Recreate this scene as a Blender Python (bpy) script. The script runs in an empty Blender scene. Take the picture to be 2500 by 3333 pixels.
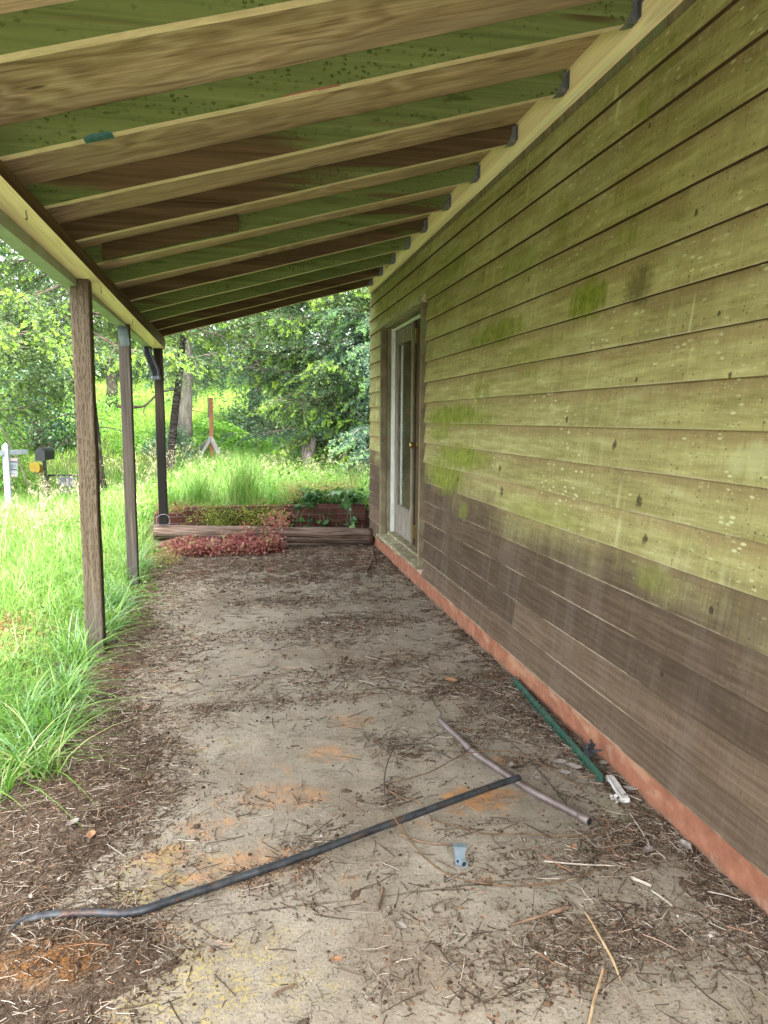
import bpy, math, random
import numpy as np
from mathutils import Matrix, Vector
random.seed(7)
RNG = np.random.default_rng(11)
scene = bpy.context.scene
COL = scene.collection
R = math.radians

# ------------------------------------------------------------------ camera
cam_data = bpy.data.cameras.new('camera')
cam = bpy.data.objects.new('camera', cam_data)
COL.objects.link(cam)
cam.matrix_world = Matrix(((0.98132752, 0.01840765, -0.19146137, 0.0),
                           (-0.19225423, 0.12431629, -0.97343915, 0.0),
                           (0.00588304, 0.99207188, 0.12553395, 1.4),
                           (0, 0, 0, 1)))
cam_data.sensor_fit = 'VERTICAL'
cam_data.sensor_height = 36.0
cam_data.lens = 2400 / 3333 * 36
cam_data.clip_start = 0.05
cam_data.clip_end = 1000
scene.camera = cam

# ------------------------------------------------------------------ sky and light: bright overcast
w = bpy.data.worlds.new('World')
scene.world = w
w.use_nodes = True
wn = w.node_tree
wn.nodes.clear()
sky = wn.nodes.new('ShaderNodeTexSky')
sky.sky_type = 'NISHITA'
sky.sun_disc = False
sky.sun_elevation = R(62)
sky.sun_rotation = R(165)
sky.air_density = 1.0
sky.dust_density = 4.0
hs = wn.nodes.new('ShaderNodeHueSaturation')
hs.inputs['Saturation'].default_value = 0.3
bg = wn.nodes.new('ShaderNodeBackground')
bg.inputs['Strength'].default_value = 0.15
wo = wn.nodes.new('ShaderNodeOutputWorld')
wn.links.new(sky.outputs[0], hs.inputs['Color'])
wn.links.new(hs.outputs[0], bg.inputs['Color'])
wn.links.new(bg.outputs[0], wo.inputs['Surface'])
sun_data = bpy.data.lights.new('sun', 'SUN')
sun_data.energy = 1.1
sun_data.angle = R(50)
sun_data.color = (1.0, 0.97, 0.91)
sun = bpy.data.objects.new('sun', sun_data)
COL.objects.link(sun)
# towards the sun: azimuth 165 degrees, behind the viewer, elevation 62
_az, _el = R(165), R(62)
sun_dir = Vector((math.sin(_az) * math.cos(_el), math.cos(_az) * math.cos(_el), math.sin(_el)))
sun.rotation_euler = sun_dir.to_track_quat('Z', 'Y').to_euler()
scene.view_settings.view_transform = 'Standard'
scene.view_settings.look = 'None'
scene.view_settings.gamma = 1
scene.view_settings.use_curve_mapping = False
scene.view_settings.exposure = 3.78
scene.cycles.max_bounces = 10
scene.cycles.diffuse_bounces = 6
scene.cycles.transparent_max_bounces = 12

# ------------------------------------------------------------------ object helpers
def tag(o, label=None, cat=None, group=None, kind=None):
    if label: o['label'] = label
    if cat: o['category'] = cat
    if group: o['group'] = group
    if kind: o['kind'] = kind
    return o

def thing(name, loc, label, cat, group=None, rot=(0, 0, 0)):
    o = bpy.data.objects.new(name, None)
    o.empty_display_size = 0.1
    COL.objects.link(o)
    o.location = loc
    o.rotation_euler = rot
    return tag(o, label, cat, group)

def copy_tree(o, parent=None):
    c = o.copy()
    COL.objects.link(c)
    c.parent = parent
    for ch in list(o.children):
        copy_tree(ch, c)
    return c

def world_of(o):
    v = Vector((0, 0, 0))
    while o is not None:
        v += o.location; o = o.parent
    return v

class MB:
    """collects shapes, then links them as ONE mesh object"""
    def __init__(s):
        s.v, s.f, s.m = [], [], []
    def add(s, vs, fs, m=0):
        o = len(s.v)
        s.v += [tuple(map(float, p)) for p in vs]
        s.f += [tuple(i + o for i in f) for f in fs]
        s.m += [m] * len(fs)
        return s
    def box(s, x0, x1, y0, y1, z0, z1, m=0):
        v = [(x, y, z) for z in (z0, z1) for y in (y0, y1) for x in (x0, x1)]
        f = [(0, 2, 3, 1), (4, 5, 7, 6), (0, 1, 5, 4), (2, 6, 7, 3), (0, 4, 6, 2), (1, 3, 7, 5)]
        return s.add(v, f, m)
    def obox(s, c, sz, rot=(0, 0, 0), m=0):
        from mathutils import Euler
        M = Euler(rot).to_matrix()
        v = [M @ Vector(((i - .5) * sz[0], (j - .5) * sz[1], (k - .5) * sz[2])) + Vector(c)
             for k in (0, 1) for j in (0, 1) for i in (0, 1)]
        f = [(0, 2, 3, 1), (4, 5, 7, 6), (0, 1, 5, 4), (2, 6, 7, 3), (0, 4, 6, 2), (1, 3, 7, 5)]
        return s.add(v, f, m)
    def beam(s, a, b, wd, ht, m=0, up=(0, 0, 1)):
        a, b = Vector(a), Vector(b)
        d = (b - a).normalized()
        sd = d.cross(Vector(up)).normalized()
        u = sd.cross(d)
        v = [p + sd * (i * wd / 2) + u * (j * ht / 2) for p in (a, b) for (i, j) in ((-1, -1), (1, -1), (1, 1), (-1, 1))]
        f = [(0, 3, 2, 1), (4, 5, 6, 7), (0, 1, 5, 4), (1, 2, 6, 5), (2, 3, 7, 6), (3, 0, 4, 7)]
        return s.add(v, f, m)
    def tube(s, pts, r, seg=8, m=0, cap=True, wob=0.0, rnd=None):
        pts = [Vector(p) for p in pts]
        n = len(pts)
        rs = r if isinstance(r, (list, tuple)) else [r] * n
        vs, fs = [], []
        prev = None
        for i, p in enumerate(pts):
            d = (pts[min(i + 1, n - 1)] - pts[max(i - 1, 0)]).normalized()
            if prev is None:
                a = Vector((0, 0, 1)) if abs(d.z) < .9 else Vector((1, 0, 0))
                u = d.cross(a).normalized()
            else:
                u = (prev - d * prev.dot(d)).normalized()
            prev = u
            q = d.cross(u)
            for k in range(seg):
                a = 2 * math.pi * k / seg
                rr = rs[i] * (1 + (wob * (rnd or random).uniform(-1, 1) if wob else 0))
                vs.append(p + (u * math.cos(a) + q * math.sin(a)) * rr)
        for i in range(n - 1):
            for k in range(seg):
                k2 = (k + 1) % seg
                fs.append((i * seg + k, i * seg + k2, (i + 1) * seg + k2, (i + 1) * seg + k))
        if cap:
            fs.append(tuple(range(seg - 1, -1, -1)))
            fs.append(tuple((n - 1) * seg + k for k in range(seg)))
        return s.add(vs, fs, m)
    def build(s, name, mats, parent=None, smooth=False, bevel=0, origin=None):
        me = bpy.data.meshes.new(name)
        pw = world_of(parent)
        o0 = pw if origin is None else Vector(origin)
        me.from_pydata([tuple(Vector(p) - o0) for p in s.v], [], s.f)
        mats = mats if isinstance(mats, (list, tuple)) else [mats]
        for mm in mats: me.materials.append(mm)
        me.polygons.foreach_set('material_index', s.m)
        if smooth: me.polygons.foreach_set('use_smooth', [True] * len(me.polygons))
        me.update()
        o = bpy.data.objects.new(name, me)
        COL.objects.link(o)
        o.parent = parent
        o.location = o0 - pw
        if bevel:
            b = o.modifiers.new('bevel', 'BEVEL')
            b.width = bevel; b.segments = 2; b.limit_method = 'ANGLE'; b.angle_limit = R(40)
        return o

def np_mesh(name, verts, quads, mats, mi=None, parent=None, smooth=False, tris=False):
    me = bpy.data.meshes.new(name)
    n = 3 if tris else 4
    verts = np.asarray(verts, np.float32).reshape(-1, 3)
    quads = np.asarray(quads, np.int32).reshape(-1, n)
    me.vertices.add(len(verts)); me.vertices.foreach_set('co', verts.ravel())
    me.loops.add(quads.size); me.loops.foreach_set('vertex_index', quads.ravel())
    me.polygons.add(len(quads))
    me.polygons.foreach_set('loop_start', np.arange(0, quads.size, n, dtype=np.int32))
    me.polygons.foreach_set('loop_total', np.full(len(quads), n, np.int32))
    for mm in (mats if isinstance(mats, (list, tuple)) else [mats]): me.materials.append(mm)
    if mi is not None: me.polygons.foreach_set('material_index', np.asarray(mi, np.int32))
    if smooth: me.polygons.foreach_set('use_smooth', np.ones(len(quads), bool))
    me.update(calc_edges=True)
    o = bpy.data.objects.new(name, me)
    COL.objects.link(o)
    if parent is not None: o.parent = parent
    return o

def spline(pts, n=8):
    """Catmull-Rom through the points"""
    P = [Vector(p) for p in pts]
    P = [P[0] * 2 - P[1]] + P + [P[-1] * 2 - P[-2]]
    out = []
    for i in range(1, len(P) - 2):
        for k in range(n):
            t = k / n
            a, b, c, d = P[i - 1], P[i], P[i + 1], P[i + 2]
            out.append(.5 * ((2 * b) + (c - a) * t + (2 * a - 5 * b + 4 * c - d) * t * t + (3 * b - a - 3 * c + d) * t ** 3))
    out.append(P[-2])
    return out

# value noise in numpy
_G = RNG.random((256, 256))
def vnoise(x, y):
    x, y = np.asarray(x, float), np.asarray(y, float)
    xi, yi = np.floor(x).astype(int), np.floor(y).astype(int)
    fx, fy = x - xi, y - yi
    fx, fy = fx * fx * (3 - 2 * fx), fy * fy * (3 - 2 * fy)
    g = lambda a, b: _G[a % 256, b % 256]
    return (g(xi, yi) * (1 - fx) + g(xi + 1, yi) * fx) * (1 - fy) + (g(xi, yi + 1) * (1 - fx) + g(xi + 1, yi + 1) * fx) * fy
def fbm(x, y, o=4):
    s, a, t = 0, 1, 0
    for i in range(o):
        s = s + a * vnoise(x * 2 ** i + 17.3 * i, y * 2 ** i + 5.1 * i); t += a; a *= .5
    return s / t
def sstep(a, b, x):
    t = np.clip((np.asarray(x, float) - a) / (b - a), 0, 1)
    return t * t * (3 - 2 * t)

# ------------------------------------------------------------------ material helpers
class Mat:
    def __init__(s, name):
        s.mat = bpy.data.materials.new(name)
        s.mat.use_nodes = True
        s.nt = s.mat.node_tree
        s.nt.nodes.clear()
        s.out = s.nt.nodes.new('ShaderNodeOutputMaterial')
    def node(s, t, **kw):
        n = s.nt.nodes.new('ShaderNode' + t)
        for k, v in kw.items(): setattr(n, k, v)
        return n
    def put(s, sock, v):
        if v is None: return
        if isinstance(v, bpy.types.NodeSocket): s.nt.links.new(v, sock)
        else:
            if isinstance(v, tuple) and len(v) == 3 and sock.type == 'RGBA': v = (*v, 1)
            sock.default_value = v
    def pos(s):
        if not hasattr(s, '_p'): s._p = s.node('NewGeometry')
        return s._p.outputs['Position']
    def isl(s):
        s.pos(); return s._p.outputs['Random Per Island']
    def obj(s):
        if not hasattr(s, '_t'): s._t = s.node('TexCoord')
        return s._t.outputs['Object']
    def objinfo(s):
        if not hasattr(s, '_oi'): s._oi = s.node('ObjectInfo')
        return s._oi
    def xyz(s, v):
        n = s.node('SeparateXYZ'); s.put(n.inputs[0], v); return n.outputs
    def map(s, v, sc=(1, 1, 1), loc=(0, 0, 0), rot=(0, 0, 0)):
        n = s.node('Mapping'); s.put(n.inputs['Vector'], v)
        s.put(n.inputs['Scale'], sc); s.put(n.inputs['Location'], loc); s.put(n.inputs['Rotation'], rot)
        return n.outputs[0]
    def noise(s, v, sc=(1, 1, 1), det=4, rough=.55, dist=0, loc=(0, 0, 0), col=False):
        if not isinstance(sc, tuple): sc = (sc,) * 3
        n = s.node('TexNoise'); s.put(n.inputs['Vector'], s.map(v, sc, loc))
        s.put(n.inputs['Scale'], 1.0); s.put(n.inputs['Detail'], float(det)); s.put(n.inputs['Roughness'], rough); s.put(n.inputs['Distortion'], float(dist))
        return n.outputs[1 if col else 0]
    def voro(s, v, sc=(1, 1, 1), feat='F1', rnd=1.0, loc=(0, 0, 0)):
        if not isinstance(sc, tuple): sc = (sc,) * 3
        n = s.node('TexVoronoi', feature=feat); s.put(n.inputs['Vector'], s.map(v, sc, loc)); s.put(n.inputs['Scale'], 1.0); s.put(n.inputs['Randomness'], rnd)
        return n.outputs
    def wave(s, v, sc=1, dist=2, det=2, dsc=1, bands='X', rough=.5):
        n = s.node('TexWave', bands_direction=bands); s.put(n.inputs['Vector'], v); s.put(n.inputs['Scale'], float(sc))
        s.put(n.inputs['Distortion'], float(dist)); s.put(n.inputs['Detail'], float(det)); s.put(n.inputs['Detail Scale'], float(dsc)); s.put(n.inputs['Detail Roughness'], rough)
        return n.outputs['Fac']
    def thr(s, f, a, b, lo=0.0, hi=1.0):
        n = s.node('MapRange', interpolation_type='SMOOTHSTEP'); s.put(n.inputs[0], f)
        if a > b: a, b, lo, hi = b, a, hi, lo
        s.put(n.inputs[1], a); s.put(n.inputs[2], b); s.put(n.inputs[3], lo); s.put(n.inputs[4], hi)
        return n.outputs[0]
    def ramp(s, f, *stops):
        n = s.node('ValToRGB'); s.put(n.inputs[0], f)
        e = n.color_ramp.elements
        while len(e) < len(stops): e.new(.5)
        for i, (p, c) in enumerate(stops): e[i].position = p; e[i].color = (*c, 1)
        return n.outputs[0]
    def m(s, op, a, b=0.0, c=None, clamp=False):
        n = s.node('Math', operation=op, use_clamp=clamp); s.put(n.inputs[0], a); s.put(n.inputs[1], b)
        if c is not None: s.put(n.inputs[2], c)
        return n.outputs[0]
    def mul(s, *a):
        r = a[0]
        for b in a[1:]: r = s.m('MULTIPLY', r, b)
        return r
    def mix(s, f, a, b, blend='MIX'):
        n = s.node('Mix', data_type='RGBA', blend_type=blend); s.put(n.inputs[0], f); s.put(n.inputs[6], a); s.put(n.inputs[7], b)
        return n.outputs[2]
    def hsv(s, c, h=.5, sat=1.0, v=1.0):
        n = s.node('HueSaturation'); s.put(n.inputs['Color'], c); s.put(n.inputs['Hue'], h); s.put(n.inputs['Saturation'], sat); s.put(n.inputs['Value'], v)
        return n.outputs[0]
    def bump(s, h, dist=.005, st=1.0, nrm=None):
        n = s.node('Bump'); s.put(n.inputs['Height'], h); s.put(n.inputs['Distance'], dist); s.put(n.inputs['Strength'], st)
        if nrm is not None: s.put(n.inputs['Normal'], nrm)
        return n.outputs[0]
    def fin(s, col, rough=.8, nrm=None, metal=0.0, spec=.3, **kw):
        b = s.node('BsdfPrincipled'); s.put(b.inputs['Base Color'], col); s.put(b.inputs['Roughness'], rough); s.put(b.inputs['Metallic'], metal)
        s.put(b.inputs['Specular IOR Level'], spec)
        if nrm is not None: s.put(b.inputs['Normal'], nrm)
        for k, v in kw.items(): s.put(b.inputs[k], v)
        s.nt.links.new(b.outputs[0], s.out.inputs[0])
        return s.mat
    def leaf(s, col, trans=.4, gloss=.05, rough=.5, tcol=None):
        d = s.node('BsdfDiffuse'); s.put(d.inputs[0], col)
        t = s.node('BsdfTranslucent'); s.put(t.inputs[0], tcol if tcol is not None else col)
        mx = s.node('MixShader'); s.put(mx.inputs[0], trans)
        gloss *= .45
        s.nt.links.new(d.outputs[0], mx.inputs[1]); s.nt.links.new(t.outputs[0], mx.inputs[2])
        g = s.node('BsdfGlossy'); s.put(g.inputs['Roughness'], rough); s.put(g.inputs[0], (.9, .95, .9))
        m2 = s.node('MixShader'); s.put(m2.inputs[0], gloss)
        s.nt.links.new(mx.outputs[0], m2.inputs[1]); s.nt.links.new(g.outputs[0], m2.inputs[2])
        s.nt.links.new(m2.outputs[0], s.out.inputs[0])
        return s.mat

# ---- siding: stained boards, dark brown low down, green with algae above
def mk_siding():
    s = Mat('weathered_siding'); p = s.pos(); x, y, z = s.xyz(p)
    ri = s.isl()
    kf = s.m('DIVIDE', s.m('SUBTRACT', z, .135), .1545)
    fr = s.m('FRACT', kf)
    shift = s.node('CombineXYZ'); s.put(shift.inputs[1], s.mul(ri, 37.0)); s.put(shift.inputs[2], s.mul(ri, 13.0))
    pv = s.node('VectorMath', operation='ADD'); s.put(pv.inputs[0], p); s.put(pv.inputs[1], shift.outputs[0]); pb = pv.outputs[0]
    grain = s.noise(pb, (1, 2.6, 60), 5, .65, .8)
    fine = s.noise(pb, (1, 9, 330), 3, .6)
    cath = s.wave(s.map(pb, (1, .8, 5)), 2.2, 7.0, 3, 1.0, 'Z')
    g = s.m('ADD', s.mul(grain, .55), s.m('ADD', s.mul(fine, .18), s.mul(s.noise(pb, (1, 3, 14), 5, .65), .36)))
    g = s.m('ADD', g, s.mul(s.m('SUBTRACT', cath, .5), .07))
    base = s.ramp(g, (.30, (.044, .028, .016)), (.52, (.074, .050, .031)), (.75, (.115, .082, .055)))
    base = s.hsv(base, .5, 1.0, s.m('ADD', .8, s.mul(ri, .4)))
    grey = s.thr(s.noise(p, (1, 9, 1.1), 4, .6), .45, .68)
    base = s.mix(s.mul(grey, .28), base, (.135, .110, .092))
    # where the algae sits
    n1 = s.noise(p, (1, .9, 1.8), 4, .6); n2 = s.noise(p, (1, 18, 1.4), 5, .7, loc=(0, 3, 9))
    zq = s.m('ADD', s.mul(z, .68), s.mul(s.m('ADD', s.mul(s.m('ADD', s.m('FLOOR', kf), .5), .1545), .135), .32))
    zq = s.m('ADD', zq, s.mul(s.m('SUBTRACT', 3.6, y), .05))
    hz = s.m('ADD', zq, s.m('ADD', s.mul(s.m('SUBTRACT', n1, .5), .60), s.mul(s.m('SUBTRACT', n2, .5), .18)))
    hz = s.m('ADD', hz, s.mul(s.m('SUBTRACT', ri, .5), .08))
    A = s.thr(hz, .70, 1.02)
    warm = s.ramp(g, (.3, (.165, .102, .050)), (.8, (.285, .190, .100)))
    olive = s.ramp(s.noise(pb, (1, 3, 30), 4, .65), (.3, (.195, .172, .064)), (.55, (.285, .262, .105)), (.75, (.40, .38, .18)))
    frs = s.thr(s.m('ADD', fr, s.mul(s.m('SUBTRACT', n2, .5), .9)), .5, 1.0, 1.0, .40)
    hi = 1.0
    up = s.mix(s.mul(frs, hi), warm, olive)
    col = s.mix(A, base, up)
    # chalky lichen film that also paints light onto the dim upper boards, pale streaks running down, dabs of lichen
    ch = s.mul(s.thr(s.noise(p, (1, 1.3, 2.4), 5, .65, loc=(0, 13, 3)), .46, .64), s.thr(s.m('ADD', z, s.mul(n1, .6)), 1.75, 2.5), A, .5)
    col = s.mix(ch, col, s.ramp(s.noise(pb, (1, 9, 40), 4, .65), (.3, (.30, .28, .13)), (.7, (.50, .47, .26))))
    saw = s.noise(pb, (1, 110, 5), 4, .65); drip = s.noise(p, (1, 24, 1.6), 5, .7, loc=(0, 7, 7))
    vv = s.m('ADD', s.m('ADD', .62, s.mul(saw, .42)), s.mul(drip, .34))
    vv = s.m('MULTIPLY', vv, s.m('ADD', .90, s.mul(ri, .20)))
    col = s.hsv(col, .5, 1.0, vv)
    st = s.thr(s.noise(p, (1, 17, .9), 4, .55, loc=(0, 11, 2)), .58, .74)
    st = s.mul(st, s.thr(s.noise(p, (1, 1.3, 1.5), 3, loc=(0, 5, 5)), .45, .6), s.thr(fr, .98, .5))
    col = s.mix(s.mul(st, A, .75), col, (.46, .46, .24))
    vo = s.voro(s.map(p, (1, 1, 1)), (.001, 20, 52)); vr = s.xyz(vo['Color'])
    sp = s.mul(s.thr(vo['Distance'], .34, .16), s.thr(vr[0], .62, .70), s.thr(s.noise(p, (1, 2.2, 3.2), 4, .65, loc=(0, 1, 7)), .46, .64))
    col = s.mix(s.mul(sp, s.m('ADD', .04, s.mul(A, .8))), col, (.50, .51, .29))
    vo2 = s.voro(p, (.001, 60, 95)); vr2 = s.xyz(vo2['Color'])
    sp2 = s.mul(s.thr(vo2['Distance'], .4, .2), s.thr(vr2[1], .72, .8))
    col = s.mix(s.mul(sp2, A, .38), col, (.42, .43, .22))
    sp3 = s.mul(s.thr(vo2['Distance'], .4, .2), s.thr(vr2[2], .84, .9))
    col = s.mix(s.mul(sp3, .55), col, (.06, .045, .03))
    # bright moss
    nb = s.noise(p, (1, 10, 12), 6, .72, loc=(0, 2, 6))
    def blob(cy, cz, ry, rz, k=1.0):
        a = s.m('DIVIDE', s.m('SUBTRACT', y, cy), ry); b = s.m('DIVIDE', s.m('SUBTRACT', z, cz), rz)
        d = s.m('ADD', s.mul(a, a), s.mul(b, b))
        return s.mul(s.thr(s.m('ADD', d, s.m('ADD', s.mul(s.m('SUBTRACT', n2, .5), 3.4), s.mul(s.m('SUBTRACT', nb, .5), 3.4))), 1.7, .2), k)
    mo = s.mul(s.thr(s.noise(p, (1, 1.0, 2.6), 4, .6, loc=(0, 8, 1)), .57, .70), s.thr(n2, .40, .62), s.thr(z, .75, 1.0), .8)
    for b in ((2.93, 1.895, .16, .080, 1.15), (4.05, 1.88, .42, .065, .9), (4.9, 1.42, .65, .07, 1.0), (4.7, 1.16, .55, .075, .95), (5.1, 1.0, .45, .12, .95), (5.2, 1.3, .3, .05, .7), (4.35, 1.40, .35, .05, .6), (3.6, 1.72, .3, .05, .45), (2.45, 2.62, .10, .05, .5), (3.7, 2.2, .25, .08, .5), (5.0, 2.45, .3, .1, .5), (4.6, .80, .08, .06, .5), (3.2, 2.28, .08, .10, .45), (2.55, 2.50, .05, .05, .6), (3.35, .95, .45, .06, .35), (2.32, .84, .12, .05, .35)):
        mo = s.m('MAXIMUM', mo, blob(*b))
    mcol = s.ramp(s.noise(p, (1, 20, 20), 3), (.3, (.095, .115, .008)), (.7, (.20, .245, .03)))
    col = s.mix(s.m('MULTIPLY', s.m('MULTIPLY', mo, s.thr(s.m('ADD', s.mul(nb, .6), s.mul(saw, .4)), .30, .50)), .9, clamp=True), col, mcol)
    dk = blob(2.54, 1.885, .10, .075, .7)
    col = s.mix(dk, col, (.075, .06, .018))
    pale = s.m('MAXIMUM', blob(1.85, 1.285, .13, .05, .38), blob(2.28, .93, .05, .05, .12))
    pale = s.m('MAXIMUM', pale, blob(2.75, 2.60, .018, .07, .8))
    col = s.mix(pale, col, (.46, .50, .25))
    # knots and holes
    kw = s.noise(p, (1, 60, 45), 3, .6, loc=(0, 9, 3))
    kn = 0.0
    for cy, cz, r in ((3.08, 1.398, .012), (2.66, 1.304, .017), (2.45, 1.106, .02), (2.0, .812, .011), (1.97, 1.534, .008), (2.5, 1.547, .009), (2.52, 2.43, .006), (3.05, .60, .014), (3.9, 1.0, .02), (4.75, 1.0, .017), (4.75, 1.15, .012), (3.93, 1.13, .016), (2.25, .52, .01), (2.9, .45, .008), (2.4, .97, .016), (3.6, 2.1, .012), (2.2, 2.05, .009), (2.05, 1.72, .008)):
        a = s.m('DIVIDE', s.m('SUBTRACT', y, cy), r * 1.0); b = s.m('DIVIDE', s.m('SUBTRACT', z, cz), r * 1.15)
        d = s.m('ADD', s.m('ADD', s.mul(a, a), s.mul(b, b)), s.m('ADD', s.mul(s.m('SUBTRACT', fine, .5), 2.0), s.mul(s.m('SUBTRACT', kw, .5), 5.0)))
        kn = s.m('MAXIMUM', kn, s.thr(d, 1.5, .2))
    col = s.mix(s.mul(kn, .8), col, (.028, .02, .012))
    # nail heads, two rows of studs
    ny = s.m('SUBTRACT', s.m('FRACT', s.m('ADD', s.m('DIVIDE', y, .406), s.mul(ri, .06))), .5); nzz = s.m('SUBTRACT', fr, .16)
    na = s.mul(ny, .406); nb2 = s.mul(nzz, .1545)
    nd = s.m('SQRT', s.m('ADD', s.mul(na, na), s.mul(nb2, nb2)))
    col = s.mix(s.mul(s.thr(nd, .0052, .003), .75), col, (.05, .034, .022))
    rs = s.mul(s.thr(s.m('ABSOLUTE', na), .006, .002), s.thr(fr, .16, .10), s.thr(n2, .45, .6))
    col = s.mix(s.mul(rs, .35), col, (.06, .035, .02))
    # fine drying splits along the grain
    sl = s.m('ABSOLUTE', s.m('SUBTRACT', s.noise(pb, (1, .9, 26), 4, .6, .4, loc=(0, 3, 1)), .5))
    sl = s.mul(s.thr(sl, .006, .001), s.thr(s.noise(pb, (1, 1.1, 5), 3, .5, loc=(0, 6, 8)), .55, .66))
    col = s.mix(s.mul(sl, .6), col, (.035, .024, .014))
    # worn pale arris at the butt edge, mostly low down
    ed = s.mul(s.thr(s.m('ADD', fr, s.mul(s.m('SUBTRACT', s.noise(p, (1, 30, 5), 3), .5), .05)), .045, .005), s.thr(s.noise(p, (1, 3, 1.5), 3, loc=(0, 4, 4)), .35, .6))
    col = s.mix(s.mul(ed, .7), col, (.38, .32, .22))
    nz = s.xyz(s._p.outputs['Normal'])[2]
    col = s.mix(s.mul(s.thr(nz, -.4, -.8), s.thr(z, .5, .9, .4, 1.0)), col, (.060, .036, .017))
    h = s.m('ADD', s.mul(g, 1.0), s.mul(kn, -1.0))
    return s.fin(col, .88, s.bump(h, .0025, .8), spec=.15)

# ---- rough lumber under the roof; object colour = (algae, brightness, seed)
def mk_lumber(name, pale=False, axis='X'):
    s = Mat(name); o0 = s.obj(); oi = s.objinfo()
    c = s.xyz(oi.outputs['Color'])
    cb = s.node('CombineXYZ')
    for i, k in enumerate((71.0, 23.0, 37.0)): s.put(cb.inputs[i], s.mul(c[2], k))
    va = s.node('VectorMath', operation='ADD'); s.put(va.inputs[0], o0); s.put(va.inputs[1], cb.outputs[0])
    o = va.outputs[0]
    lo, hi = (1.1, 46.0), None
    sc = (1.1, 46, 46) if axis == 'X' else ((46, 1.1, 46) if axis == 'Y' else (46, 46, 1.1))
    grain = s.noise(o, sc, 5, .6, .8)
    sw = {'X': (.45, 5, 5), 'Y': (5, .45, 5), 'Z': (5, 5, .45)}[axis]
    cath = s.noise(o, tuple(q * .22 for q in sc), 4, .65, 1.2)
    g = s.m('ADD', s.mul(grain, .6), s.mul(cath, .4))
    if pale:
        col = s.ramp(g, (.28, (.46, .36, .20)), (.5, (.66, .55, .34)), (.75, (.80, .70, .47)))
        gz = s.thr(s.noise(o, tuple(q * .25 for q in sc), 3), .52, .72)
        col = s.mix(s.mul(gz, c[0], .55), col, (.50, .56, .33))
    else:
        br = s.ramp(g, (.28, (.034, .021, .008)), (.5, (.085, .056, .025)), (.75, (.165, .112, .056)))
        gr = s.ramp(g, (.25, (.058, .080, .022)), (.5, (.115, .148, .044)), (.8, (.20, .235, .092)))
        n = s.noise(o, tuple(q * .12 + .35 for q in sc), 4, .6, .5)
        edge_ = s.mul(s.m('SUBTRACT', s.noise(o, (.7, 2.5, 2.5) if axis == 'X' else (2.5, .7, 2.5), 2, .5, loc=(9, 4, 2)), .5), .8)
        A = s.thr(s.m('ADD', s.m('ADD', n, edge_), s.mul(s.m('SUBTRACT', c[0], .5), .7)), .44, .56)
        col = s.mix(A, br, gr)
        wp = s.node('VectorMath', operation='ADD'); s.put(wp.inputs[0], o); nn = s.noise(o, 60.0, 2, col=True)
        sc_ = s.node('VectorMath', operation='SCALE'); s.put(sc_.inputs[0], nn); s.put(sc_.inputs['Scale'], .016); s.put(wp.inputs[1], sc_.outputs[0])
        vo = s.voro(wp.outputs[0], (48, 75, 75)); vr = s.xyz(vo['Color'])
        ms = s.mul(s.thr(vo['Distance'], .50, .30), s.thr(vr[0], .42, .75), s.thr(s.noise(o, (2.2, 6, 6), 4, .65), .46, .58))
        bl = s.thr(s.noise(o, (5, 16, 16), 5, .7, loc=(3, 1, 2)), .60, .68)
        ms = s.m('MAXIMUM', ms, s.mul(bl, .8))
        col = s.mix(s.mul(ms, A, .75), col, (.026, .042, .006))
    kv = s.voro(o, {'X': (1.3, 9, 9), 'Y': (9, 1.3, 9), 'Z': (9, 9, 1.3)}[axis])
    kr = s.xyz(kv['Color'])
    kn = s.mul(s.thr(kv['Distance'], .24, .14), s.thr(kr[1], .5, .6))
    col = s.mix(s.mul(kn, .75), col, (.055, .028, .013))
    col = s.hsv(col, .5, 1.0, s.m('ADD', .55, c[1]))
    return s.fin(col, .85, s.bump(g, .003, .7), spec=.15)

def mk_ply():
    s = Mat('old_plywood'); p = s.pos()
    warp = s.noise(p, (.9, 2.2, 1), 3, .55, 0)
    px_ = s.xyz(p)
    ph = s.m('ADD', s.mul(px_[1], 5.0), s.mul(warp, 9.0))
    fig = s.m('ADD', .5, s.mul(s.m('SINE', s.m('ADD', s.mul(ph, 9.0), s.mul(s.noise(p, (7, 30, 1), 3, .6), 5.0))), .5))
    figm = s.thr(s.noise(p, (.8, 2.4, 1), 2, .5, loc=(1, 7, 0)), .42, .62)
    fine = s.noise(p, (4, 95, 1), 4, .65)
    mid = s.noise(p, (1.2, 9, 1), 5, .65, .6, loc=(2, 2, 0))
    g = s.m('ADD', s.m('ADD', s.mul(s.m('SUBTRACT', fig, .5), figm, .15), s.mul(fine, .60)), s.mul(mid, .36))
    col = s.ramp(g, (.30, (.22, .150, .082)), (.47, (.43, .32, .195)), (.66, (.66, .53, .35)))
    big = s.noise(p, (.5, 1.6, 1), 4, .6)
    col = s.hsv(col, .5, 1.0, s.thr(big, .3, .7, .72, 1.12))
    col = s.mix(s.mul(s.thr(s.noise(p, (.8, 3, 1), 3, loc=(5, 2, 0)), .55, .7), .3), col, (.30, .25, .19))
    vo = s.voro(p, (2.2, 7, .001)); vr = s.xyz(vo['Color'])
    kn = s.mul(s.thr(vo['Distance'], .11, .05), s.thr(vr[0], .6, .7))
    col = s.mix(s.mul(kn, .8), col, (.03, .018, .01))
    return s.fin(col, .8, s.bump(g, .002, .6), spec=.2)

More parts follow.
